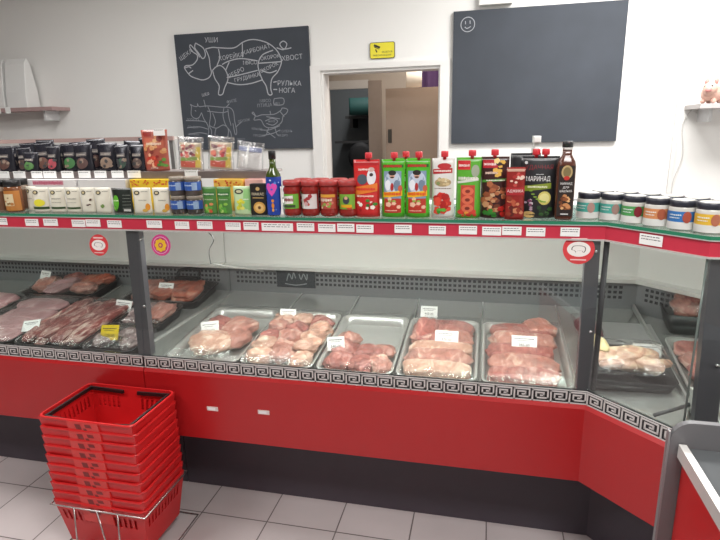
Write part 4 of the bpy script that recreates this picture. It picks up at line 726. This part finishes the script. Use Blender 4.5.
def card(x, y, z, label, w=.07, h=.048, rz=0, lean=-.35, text=None, m=CARD, tilt=0):
    w *= 1.04; h *= 1.12; z -= .012; y -= .012
    t = thing('price_card', label, 'price card', (x, y, z), rz, 'price cards stuck in the meat trays'); t.rotation_euler = (lean, tilt, rz)
    MB().box(-w / 2, w / 2, -.001, 0, 0, h, m).build('card_sheet', t)
    b = MB(); pm = plane_map(y=-.001)
    squiggle(b, pm, -w * .40, w * .38, h * .76, h * .075, INK, int(abs(x) * 1000), .0006)
    squiggle(b, pm, -w * .30, w * .25, h * .62, h * .05, INK, int(abs(x) * 1000) + 1, .0006)
    if text: d_text(b, pm, text, 0, h * .30, h * .28, mat('#26262a', .7), .0007)
    b.build('printed_text', t); MB().box(-.0015, .0015, 0, .0015, -.03, .004, mat('#d8d8d8', .3)).build('card_pin', t)
def film(x, y, w, d, z, label, seed, dome=.02, rz=0, amp=.006):
    b = MB(); n = 22; m_ = 26; vs = []; fs = []; 
    for j in range(m_ + 1):
        for i in range(n + 1):
            u = i / n * 2 - 1; v = j / m_ * 2 - 1; e = max(0, 1 - max(abs(u), abs(v)) ** 4); h = dome * e
            q = Vector((u * 2.2, v * 2.6, seed * 3.1)); h += amp * (noise.noise(q) + .6 * noise.noise(q * 2.3)) * (.25 + e)
            vs.append((u * w / 2, v * d / 2, h + .002))
    N = len(vs); vs2 = [(a, c, h + .0004) for a, c, h in vs]
    for j in range(m_):
        for i in range(n): k = j * (n + 1) + i; fs.append((k, k + 1, k + n + 2, k + n + 1))
    b.add(vs, fs, FILM, True); o = b.build('plastic_film', loc=(x, y, z)); o.rotation_euler = (TILT, 0, rz); return tag(o, label, 'plastic film', 'clear plastic films over the meat trays')
Y0, D_ = 2.045, .485
ordn = ['first steel tray from the left', 'second steel tray from the left', 'third, half empty steel tray', 'fourth steel tray from the left', 'fifth steel tray, at the right']
SX = [(-1.090, .318), (-.775, .302), (-.463, .300), (-.157, .296), (.164, .318)]
for i, (x, w_) in enumerate(SX):
    tray(x, Y0, w_, D_, 'rectangular steel meat tray, %s of the middle case' % ordn[i].replace('steel tray ', '').replace(', half empty steel tray', ' and half empty one').replace(' steel tray,', ' one,'))
G1 = 'raw pork joints in the first steel tray'
SLB = ['front', 'second from front', 'middle', 'second from back', 'back', 'on top at the rear']
def m_(tr, i, *a, **k):
    info = [('pork_joint', 'big raw pork joint lying in the first steel tray under film', 'meat', 'pork joints in the first steel tray'), ('pork_chunk', 'raw pork chunk heaped in the second steel tray', 'meat', 'pork chunks in the second steel tray'), ('pork_cut', 'raw lean pork cut at the front of the third, half empty steel tray', 'meat', 'pork cuts in the third steel tray'), ('pork_slab', 'flat pale pork slab layered in the fourth steel tray', 'meat', 'pork slabs in the fourth steel tray'), ('pork_slab', 'flat pink pork slab layered in the fifth steel tray', 'meat', 'pork slabs in the fifth steel tray')][tr]
    info = list(info); info[1] = info[1] + ', ' + i
    return meat(*info, *a, **k)
z_ = lambda y, dz: rimz(y) + dz
# tray 1
for (lb, x, y, sx, sy, sz, rz, m, s) in [('front and largest', -1.105, 1.945, .105, .085, .038, .2, PORK2, 1), ('back right', -1.055, 2.09, .085, .085, .036, -.5, PORK, 2), ('back left', -1.135, 2.10, .065, .08, .032, .6, LEAN, 3), ('right side', -1.02, 2.00, .06, .075, .030, .2, PORK, 4)]: m_(0, lb, x, y, z_(y, -.003), sx, sy, sz, rz, m, s, .22)
# tray 2
q = random.Random(5)
for j, yy in enumerate((1.87, 1.95, 2.03, 2.11, 2.19)):
    for k in range(3): 
        x = -.775 + (-.092 + .092 * k) + q.uniform(-.012, .012); y = yy + q.uniform(-.012, .012); m_(1, ['front', 'second', 'middle', 'fourth', 'back'][j] + ' row ' + ['left', 'centre', 'right'][k], x, y, z_(y, -.004 + .008 * ((j + k) % 2)), q.uniform(.048, .06), q.uniform(.045, .055), q.uniform(.028, .038), q.uniform(-1.5, 1.5), [PORK2, PORK, LEAN, PORK2][q.randrange(4)], 5 + (j * 3 + k) % 7, .3)
# tray 3
for lb, (x, y, sx, sy, sz, rz, m, s) in zip(['front left', 'front centre', 'front right', 'middle left', 'centre', 'middle right', 'rearmost'], [(-.535, 1.885, .062, .055, .030, .3, LEAN, 6), (-.45, 1.875, .060, .052, .030, -.4, LEAN, 7), (-.375, 1.885, .048, .06, .030, .2, PORK, 8), (-.53, 1.975, .058, .060, .030, .8, LEAN, 9), (-.43, 1.96, .066, .052, .026, .1, LEAN, 10), (-.375, 1.985, .045, .045, .022, .5, PORK, 11), (-.54, 2.06, .050, .05, .028, .5, PORK, 12)]): m_(2, lb, x, y, z_(y, -.010), sx, sy, sz, rz, m, s, .3)
# tray 4: slabs
for j, (x, y, sx, sy, dz, rz, m) in enumerate([(-.157, 1.87, .122, .050, .004, .03, PORK2), (-.160, 1.945, .125, .055, .008, -.04, PORK), (-.155, 2.025, .122, .055, .004, .05, PORK2), (-.16, 2.105, .125, .055, .010, -.02, PORK), (-.155, 2.20, .122, .060, .002, .03, LEAN), (-.225, 2.15, .05, .11, .014, .05, LEAN)]): m_(3, SLB[j], x, y, z_(y, dz - .010), sx, sy, .026, rz, m, 20 + j, .14, True)
for j, (x, y, sx, sy, dz, rz, m) in enumerate([(.155, 1.865, .125, .050, .002, .03, LEAN), (.160, 1.945, .128, .056, .006, -.04, PORK), (.150, 2.03, .128, .058, .006, .08, LEAN), (.165, 2.115, .125, .058, .010, -.05, PORK), (.16, 2.20, .122, .056, .006, .03, LEAN), (.235, 2.23, .06, .06, .016, .3, PORK)]): m_(4, SLB[j], x, y, z_(y, dz - .010), sx, sy, .027, rz, m, 30 + j, .16, True)
for i, (x, w_) in enumerate(SX):
    film(x, Y0, w_ + .004, D_ + .01, rimz(Y0) + .008, 'clear plastic film stretched over the %s of the middle case' % ordn[i], i, [.03, .03, .014, .018, .018][i])
card(-1.14, 2.00, .775, 'tilted white price card in the first steel tray', .078, .052, .12, -.45, '350-00', tilt=-.12)
card(-.855, 2.19, .795, 'white price card at the back of the second steel tray', .072, .042, .05, -.4, '380-00')
card(-.563, 1.95, .765, 'white price card leaning in the third, half empty steel tray', .068, .050, .1, -.45, '340-00', tilt=-.08)
card(-.232, 2.325, .795, 'white price card behind the fourth steel tray on bare steel', .072, .044, 0, -.35, '460-00')
card(-.134, 2.05, .785, 'wide white price card on the slabs of the fourth steel tray', .088, .046, 0, -.5, '370-00')
card(.163, 2.04, .787, 'wide white price card on the slabs of the fifth steel tray', .090, .046, 0, -.5, '385-00')
# ---- left case
BT = mat('#2a292b', .4, 0, .05)
def ltray(x, y, w, d, lab, lift=0, m=BT): return tray(x, y, w, d, lab, m, group='dark trays in the left case', lift=lift)
ltray(-2.185, 2.055, .325, .485, 'dark tray of flat pink meat at the front of the left case')
ltray(-1.842, 2.055, .325, .485, 'dark tray of meaty ribs at the front of the left case')
ltray(-2.53, 2.055, .325, .485, 'dark tray of flat meat cut off by the left photo edge')
ltray(-2.225, 2.455, .44, .285, 'dark tray of mixed cuts at the back of the left case')
ltray(-1.60, 2.455, .42, .285, 'dark tray of orange-red meat at the back, behind the black post')
ltray(-1.545, 2.175, .235, .235, 'dark tray of greyish meat in the middle row behind the black post')
ltray(-1.535, 1.925, .25, .22, 'dark tray of wrapped offal at the front beside the black post')
def lm(nm, lab, grp, x, y, dz, sx, sy, sz, rz, m, s, l=.2, f=True): meat(nm, lab, 'meat', grp, x, y, z_(y, dz), sx, sy, sz, rz, m, s, l, f)
for j, y in enumerate((1.89, 1.99, 2.10, 2.21)): lm('meat_slab', 'flat pink meat slab in the front tray of the left case, ' + ['frontmost', 'second', 'third', 'rearmost'][j], 'pink slabs in the left case', -2.185 + .01 * (-1) ** j, y, -.012 + .004 * (j % 2), .138, .062, .020, .05 * (-1) ** j, PINK, 40 + j, .10)
for j, y in enumerate((1.90, 2.02, 2.15, 2.24)): lm('meat_slab', 'flat pink meat slab in the tray at the left photo edge, ' + ['frontmost', 'second', 'third', 'rearmost'][j], 'pink slabs at the left photo edge', -2.53, y, -.012 + .004 * (j % 2), .138, .065, .020, .05 * (-1) ** j, PINK, 44 + j, .10)
for j in range(4): lm('rib_strip', 'long marbled rib strip left of the black post, ' + ['leftmost', 'second from left', 'third from left', 'rightmost'][j], 'rib strips in the left case', -1.955 + .076 * j, 2.05 + .01 * (-1) ** j, .002, .040, .215, .026, -.02 + .03 * (-1) ** j, RIBS, 50 + j, .2)
for j, (x, y, sx, sy, m) in enumerate([(-2.36, 2.43, .07, .10, PORK), (-2.25, 2.42, .065, .10, PINK), (-2.25, 2.52, .07, .055, LEAN), (-2.12, 2.50, .06, .07, SALMON), (-2.10, 2.40, .07, .05, PORK), (-2.06, 2.54, .04, .04, SALMON)]): lm('meat_cut', 'raw cut in the back tray of the left case, ' + ['leftmost', 'front pale', 'rear lean', 'rear orange-red', 'front right', 'small orange-red rightmost'][j], 'cuts in the back tray of the left case', x, y, .008, sx, sy, .03, .4 * (-1) ** j, m, 60 + j, .25, False)
for j, (x, y, sx, sy, m) in enumerate([(-1.73, 2.44, .07, .10, PORK), (-1.61, 2.44, .062, .105, SALMON), (-1.50, 2.44, .07, .11, SALMON)]): lm('meat_cut', 'raw cut in the tray behind the black post, ' + ['pink left', 'orange-red middle', 'orange-red right'][j], 'orange-red cuts behind the black post', x, y, .006, sx, sy, .028, .1 * (-1) ** j, m, 70 + j, .2, True)
for j, (x, y) in enumerate([(-1.59, 2.16), (-1.50, 2.18)]): lm('meat_cut', ['greyish left', 'pinkish right'][j] + ' raw cut in the middle row behind the black post', 'greyish cuts behind the black post', x, y, .003, .05, .09, .026, .1, OFFAL if j == 0 else PORK, 76 + j, .25, True)
for j, (x, y) in enumerate([(-1.60, 1.90), (-1.52, 1.95), (-1.46, 1.89)]): lm('offal_piece', 'grey offal piece under film beside the black post, ' + ['left', 'rear', 'right'][j], 'offal pieces beside the black post', x, y, .0, .045, .05, .028, .5 * j, OFFAL, 80 + j, .35, False)
for (x, y, w_, d, lab, s) in [(-2.185, 2.055, .33, .49, 'clear plastic film over the flat pink meat of the left case', 11), (-1.842, 2.055, .33, .49, 'clear plastic film over the ribs of the left case', 12), (-2.225, 2.455, .445, .29, 'clear plastic film over the back tray of the left case', 13), (-1.60, 2.455, .425, .29, 'clear plastic film over the orange-red meat behind the black post', 14), (-1.535, 1.925, .255, .225, 'wrinkled clear plastic film over the offal beside the black post', 15), (-1.545, 2.175, .24, .24, 'clear plastic film over the greyish meat behind the black post', 16)]:
    film(x, y, w_, d, rimz(y) + .008, lab, s, .026, amp=.009)
card(-2.0, 1.925, .765, 'white price card between the pink meat and the ribs of the left case', .085, .048, .1, -.75, None, tilt=-.15)
card(-1.71, 2.19, .785, 'white price card at the back of the ribs, left of the black post', .078, .05, .1, -.5, '290-00', tilt=.1)
card(-1.560, 1.89, .765, 'yellow price card over the offal in the left case', .085, .058, .0, -.45, '120-00', mat('#e3c41f', .5), tilt=-.06)
card(-2.41, 2.47, .83, 'small white price card at the back left of the left case', .055, .055, .1, -.4, None, tilt=.15)
card(-2.28, 2.42, .815, 'pinkish price card right of the small white one in the left case', .06, .03, .1, -.4, None, mat('#d5b3b0', .5), tilt=.08)
card(-1.605, 2.40, .82, 'white price card in the orange-red meat behind the black post', .082, .05, .0, -.5, '320-00')
t = thing('black_scoop', 'black handle ring resting at the back of the orange-red meat', 'handle', (-1.555, 2.57, .86)); b = MB(); b.tube(catmull([(-.065, -.03, 0), (-.055, -.01, .028), (0, 0, .036), (.055, -.01, .028), (.065, -.03, 0)], 6), .008, BLACK); b.build('handle_loop', t); MB().box(-.07, .07, -.05, -.02, -.012, .0, BLACK).build('handle_base', t)
t = thing('dark_board', 'small dark board with pale marks on the vented back panel of the middle case', 'sign', (-.955, 2.583, .868))  # dark board with pale squiggles set against the vent panel
MB().box(-.105, .105, -.004, .002, -.055, .055, mat('#2c3238', .6, 0, .1, 20)).build('board', t)
b = MB(); strokes(b, [[(-.05, -.02), (-.035, .02), (-.02, -.01), (-.01, .025), (.0, -.005)], [(.02, .02), (.03, -.01), (.045, .02), (.06, -.012), (.065, .02)], [(-.06, -.035), (0, -.042), (.06, -.032)], [(-.08, .035), (-.03, .04), (.03, .034)]], mat('#8f9698', .8), .005, -.0046, 4); b.build('pale_marks', t)
# ---- corner section
t = thing('deli_tray', 'black plastic tray holding a whole chicken in the corner case', 'tray', (.52, 1.985, deckz(1.985) + .006)); t.rotation_euler = (TILT, 0, -.02)
b = MB(); b.loops([rrect(.25, .20, .02, 0), rrect(.29, .235, .03, .045), rrect(.285, .23, .028, .045), rrect(.25, .20, .02, .006)], BT); b.build('tray_body', t)
def cm_(*a, **k): return meat(*a, **k)
CG = 'parts of the chicken in the corner case'
t = thing('chicken', 'whole plucked chicken lying in the black tray of the corner case', 'chicken', (.515, 1.972, .784)); 
def part(me_seed, nm, x, y, z, sx, sy, sz, rz, ry=0, m=CHICK, l=.16):
    me = blob_mesh(me_seed, l).copy(); me.transform(Matrix.Diagonal((sx, sy, sz, 1))); me.materials.clear(); me.materials.append(m); o = bpy.data.objects.new(nm, me); COL.objects.link(o); o.parent = t; o.location = (x, y, z); o.rotation_euler = (0, ry, rz)
part(91, 'body', 0, 0, .004, .115, .062, .042, .1); part(92, 'thigh', .05, -.04, .0, .06, .034, .030, -.5); part(93, 'thigh', .06, .045, .0, .055, .032, .028, .5); part(94, 'drumstick', .105, -.018, .0, .042, .018, .017, .2); part(95, 'wing', -.055, -.050, .0, .05, .022, .02, .2, 0, PORK2); part(96, 'neck', -.085, .055, .035, .022, .075, .022, .15, 0, mat('#e2cf9c', .4, 0, .1, 20)); part(97, 'wing', -.04, .055, .0, .045, .02, .02, -.2)
film(.52, 1.985, .285, .235, .782, 'clear plastic film over the chicken in the corner case', 21, .045, amp=.014)
card(.605, 2.075, .775, 'white price card behind the chicken in the corner case', .095, .042, 0, -.35, '260-00')
tag(MB().box(-.14, .14, -.10, .10, 0, .004, mat('#b3b3b3', .35, .3)).build('steel_sheet', loc=(.565, 2.31, deckz(2.31) + .012)), 'bare grey steel sheet on the deck behind the chicken', 'sheet'); bpy.data.objects['steel_sheet'].rotation_euler = (TILT, 0, 0)
meat('dark_meat_pack', 'dark red film-wrapped meat pack half hidden by the right post', 'meat', None, .425, 2.22, .80, .045, .11, .035, .1, LIVER, 98, .2)
film(.425, 2.22, .11, .26, .80, 'clear plastic film on the dark red pack half hidden by the right post', 22, .035, amp=.01)
# tub with cuts
t = thing('meat_tub', 'deep black tub heaped with pork cuts in the right end case', 'tub', (.895, 2.42, deckz(2.42) - .0), -.12); b = MB(); b.loops([rrect(.24, .17, .02, 0), rrect(.285, .21, .03, .085), rrect(.277, .202, .028, .085), rrect(.235, .165, .02, .008)], mat('#26292a', .4)); b.build('tub_body', t)
for j, (x, y, z, sx, sy, sz, m) in enumerate([(.84, 2.42, .855, .06, .07, .045, PORK), (.93, 2.43, .85, .06, .07, .045, LEAN), (.865, 2.44, .895, .055, .05, .035, LEAN), (.90, 2.37, .855, .05, .035, .035, PORK2), (.985, 2.40, .845, .035, .05, .035, RIBS), (.945, 2.45, .885, .035, .04, .025, PORK)]):
    meat('pork_chunk', 'raw pork chunk in the black tub, ' + ['left', 'centre right', 'topmost', 'front', 'marbled at right', 'upper right'][j], 'meat', 'pork chunks in the black tub', x, y, z, sx, sy, sz, .5 * j, m, 100 + j, .3, False)
film(.895, 2.42, .29, .215, .865, 'clear plastic film over the pork chunks in the black tub', 23, .055, -.12, .012)
tray(.83, 2.03, .27, .42, 'steel tray of pink minced slabs in the right end case', STEEL, rz=-.06, lift=.0)
for j, y in enumerate((1.90, 1.98, 2.07, 2.15)): meat('meat_slab', 'pink meat slab in the steel tray of the right end case, ' + ['frontmost', 'second', 'third', 'rearmost'][j], 'meat', 'pink slabs in the right end tray', .83, y, z_(y, -.008), .108, .052, .022, .1 * (-1) ** j, LEAN if j % 2 else PORK, 110 + j, .14, True)
film(.83, 2.03, .275, .43, rimz(2.03) + .006, 'clear plastic film over the pink slabs of the right end case', 24, .022, -.06)
tray(.85, 1.70, .27, .20, 'small steel tray at the very right, behind the dark right post', STEEL)
meat('meat_cut', 'pinkish meat cut in the small tray behind the dark right post', 'meat', None, .85, 1.70, z_(1.70, -.005), .09, .06, .028, 0, PORK2, 120)
# divider bar and bracket in the corner
t = thing('divider_bar', 'steel divider bar standing between the corner deck and the end deck', 'divider', (0, 0, 0)); b = MB(); b.add([(.672, 1.70, deckz(1.70) + .006), (.680, 1.70, deckz(1.70) + .006), (.680, 2.58, deckz(2.58) + .006), (.672, 2.58, deckz(2.58) + .006), (.672, 1.70, deckz(1.70) + .03), (.680, 1.70, deckz(1.70) + .03), (.680, 2.58, deckz(2.58) + .03), (.672, 2.58, deckz(2.58) + .03)], [(0, 1, 5, 4), (1, 2, 6, 5), (2, 3, 7, 6), (3, 0, 4, 7), (4, 5, 6, 7), (3, 2, 1, 0)], STEEL); b.build('bar', t)
MB().box(.655, .69, 1.735, 1.765, .725, .79, mat('#d5d5d0', .4)).build('bracket', t)
b = MB(); b.tube([(.535, 1.685, .722), (.665, 1.76, .735)], .006, mat('#3a3a3c', .4)); tag(b.build('dark_rod'), 'dark thin rod lying on the corner deck in front of the chicken tray', 'rod')
# thin wire under the rail
b = MB(); b.tube(catmull([(-1.04, 1.872, 1.236), (-1.035, 1.9, 1.20), (-1.075, 1.93, 1.15), (-1.085, 1.95, 1.09)], 6), .0018, mat('#55585a')); b.tube([(-1.085, 1.95, 1.09), (-.93, 2.12, 1.02)], .0022, mat('#8a8a86')); tag(b.build('hanging_wire'), 'thin grey wire hanging under the red rail inside the display case', 'wire')
# ================================================================ shopping baskets
BR_ = mat('#c01c1f', .36, 0, .04, 8)
def basket_mesh():
    b = MB(); H = .20; w1, d1, w0, d0, r = .398, .274, .340, .222, .022
    def at(q): return (w0 + (w1 - w0) * q, d0 + (d1 - d0) * q)
    def pt(side, u, q, off=0):
        w_, d_ = at(q); z = H * q
        if side == 0: return (-w_ / 2 + w_ * u, -d_ / 2 + off, z)
        if side == 1: return (w_ / 2 - off, -d_ / 2 + d_ * u, z)
        if side == 2: return (w_ / 2 - w_ * u, d_ / 2 - off, z)
        return (-w_ / 2 + off, d_ / 2 - d_ * u, z)
    T = .0022
    for side in range(4):
        nu = 34 if side % 2 == 0 else 24; nq = 9; hole = set()
        for iu in range(2, nu - 2):
            for iq in (5,):
                c = iu / nu
                if side % 2 == 0:
                    if iu % 2 == 0 and not (.40 < c < .60): hole.add((iu, iq)); hole.add((iu, iq + 1))
                elif iu % 2 == 0: hole.add((iu, iq)); hole.add((iu, iq + 1))
        vs = []; 
        for off in (0, T):
            for iq in range(nq + 1):
                for iu in range(nu + 1): vs.append(pt(side, iu / nu, iq / nq, off))
        n1 = (nu + 1) * (nq + 1); fs = []; idx = lambda iu, iq, k=0: k * n1 + iq * (nu + 1) + iu
        for iq in range(nq):
            for iu in range(nu):
                if (iu, iq) in hole:
                    a, b_, c, d = (iu, iq), (iu + 1, iq), (iu + 1, iq + 1), (iu, iq + 1)
                    for p, q in ((a, b_), (b_, c), (c, d), (d, a)): fs.append((idx(*p), idx(*q), idx(*q, 1), idx(*p, 1)))
                else: fs.append((idx(iu, iq), idx(iu + 1, iq), idx(iu + 1, iq + 1), idx(iu, iq + 1))); fs.append((idx(iu, iq, 1), idx(iu, iq + 1, 1), idx(iu + 1, iq + 1, 1), idx(iu + 1, iq, 1)))
        b.add(vs, fs, BR_)
    b.box(-w0 / 2, w0 / 2, -d0 / 2, d0 / 2, 0, .0025, BR_)
    return b
def rim_mb():
    b = MB(); H = .20; R = lambda e, z: rrect(.398 + e, .274 + e, .026, z, 5)
    b.loops([R(-.006, H - .002), R(-.006, H + .002), R(.005, H + .002), R(.007, H), R(.007, H - .005), R(.004, H - .005), R(.004, H - .002), R(-.006, H - .002)], mat('#c92426', .32, 0, .03), False, False, smooth=False); return b
bm = basket_mesh(); rm = rim_mb(); bk = []
def band_mb():
    b = MB(); H = .2; P_ = .0055
    y = lambda z: -(.222 + .052 * z / H) / 2
    x0, x1 = -.072, .060; zl, zh = .120, .1975
    b.add([(x0, y(zl) - P_, zl), (x1, y(zl) - P_, zl), (x1, y(zh) - P_, zh), (x0, y(zh) - P_, zh), (x0, y(zl), zl), (x1, y(zl), zl), (x1, y(zh), zh), (x0, y(zh), zh)], [(0, 1, 2, 3), (0, 3, 7, 4), (1, 5, 6, 2), (0, 4, 5, 1), (3, 2, 6, 7)], mat('#cf332f', .36, 0, .03))
    dk = mat('#7d1415', .5)
    for s0, z0, z1, wd in ((-.036, .166, .188, .024), (.006, .176, .190, .026), (-.004, .161, .172, .014)):
        b.add([(s0, y(z0) - P_ - .0006, z0), (s0 + wd, y(z0) - P_ - .0006, z0), (s0 + wd - .003, y(z1) - P_ - .0006, z1), (s0 - .003, y(z1) - P_ - .0006, z1)], [(0, 1, 2, 3)], dk)
    return b
bb = band_mb()
NB = 10; BX, BY = -1.388, 1.622; BZ0 = .050
posn = ['at the very bottom of the stack, resting in the wire stand', 'second from the bottom of the stack', 'third from the bottom of the stack', 'fourth from the bottom of the stack', 'fifth from the bottom of the stack', 'fifth from the top of the stack', 'fourth from the top of the stack', 'third from the top of the stack', 'second from the top of the stack', 'topmost of the stack, with black handles']
first = None
for i in range(NB):
    t = thing('shopping_basket', 'red plastic shopping basket, ' + posn[i], 'shopping basket', (BX + .0005 * (i % 3), BY, BZ0 + .0395 * i), .01 * ((i * 7) % 3 - 1), 'stacked red shopping baskets')
    if first is None: first = [bm.build('basket_body', t), rm.build('basket_rim', t), bb.build('handle_panel', t)]
    else:
        for s in first: c = s.copy(); COL.objects.link(c); c.parent = t
t9 = t; HZ = .194
for sx in (-1, 1):
    b = MB(); x0 = .012 if sx > 0 else -.03; xs = sx * .180; yy = .120
    P = [(x0 + (0.03 if sx > 0 else -.0), -yy, HZ - .016), (xs, -yy, HZ - .004), (xs, yy, HZ - .004), (x0 + (.03 if sx > 0 else 0), yy, HZ - .008)]
    for a, c in zip(P[:-1], P[1:]):
        A = Vector(a); Cc = Vector(c); u = (Cc - A).normalized(); n_ = Vector((-u.y, u.x, 0)) * .004; up = Vector((0, 0, .007))
        A = A - u * .004; Cc = Cc + u * .004
        vs = [A - n_ - up, Cc - n_ - up, Cc + n_ - up, A + n_ - up, A - n_ + up, Cc - n_ + up, Cc + n_ + up, A + n_ + up]; b.add(vs, [(0, 1, 5, 4), (1, 2, 6, 5), (2, 3, 7, 6), (3, 0, 4, 7), (4, 5, 6, 7), (3, 2, 1, 0)], mat('#1e1416', .45))
    o = b.build('handle', t9)
t = thing('basket_stand', 'chromed wire stand under the stack of red shopping baskets', 'stand', (BX, BY, 0)); CH = mat('#b9b0ae', .25, .8)
b = MB(); b.tube([(-.205, -.147, .235), (.205, -.147, .235), (.205, .147, .235), (-.205, .147, .235)], .0035, CH, closed=True); b.build('top_ring', t)
b = MB(); b.tube([(-.22, -.17, .006), (.22, -.17, .006), (.22, .17, .006), (-.22, .17, .006)], .0035, CH, closed=True); b.tube([(-.12, -.17, .012), (-.12, .17, .012)], .003, CH); b.tube([(.12, -.17, .012), (.12, .17, .012)], .003, CH); b.build('floor_ring', t)
for x, y in ((-.10, -1), (.09, -1), (-.10, 1), (.09, 1)):
    b = MB(); b.tube([(x, y * .147, .235), (x, y * .165, .008)], .0032, CH); b.build('leg', t)
b = MB(); b.tube([(.0, -.147, .235), (.055, -.168, .008)], .0032, CH); b.build('leg', t)
# ================================================================ checkout counter, lower right
CG_ = mat('#6d6c6e', .45, .1, .05)
t = thing('checkout_counter', 'red checkout counter with a grey rounded end plate and a pale rail, lower right', 'counter', (0, 0, 0))
b = MB(); yA = 1.215
outer = [(x + .785, z + .70) for x, z, _ in rrect(.72, .51, .045, 0, 6)]
b.loops([[(x, yA + .015, z) for x, z in outer], [(x, yA, z) for x, z in outer]], CG_, smooth=False); b.build('end_plate', t)
b = MB(); b.box(.425, 1.145, yA, yA + .014, 0, .46, CG_); b.build('end_plate_foot', t)
b = MB(); b.box(.455, .462, -.9, yA - .002, .03, .885, mat('#c22223', .35, 0, .04)); b.box(1.1, 1.107, -.9, yA - .002, .03, .885, mat('#c22223', .35)); b.build('side_panel', t)
b = MB(); b.box(.441, .457, -.9, yA - .006, .872, .904, mat('#d2cfcc', .35, .2)); b.build('edge_rail', t)
MB().box(.463, 1.099, -.9, yA - .003, .86, .893, mat('#4b4e50', .8, 0, .05)).build('belt', t)
MB().box(.42, .4245, yA - .0, yA + .014, .445, .93, mat('#8b8b8d', .4, .2)).build('end_plate_edge', t)
MB().box(.47, 1.09, -.88, yA - .02, 0, .05, KICK).build('plinth', t)
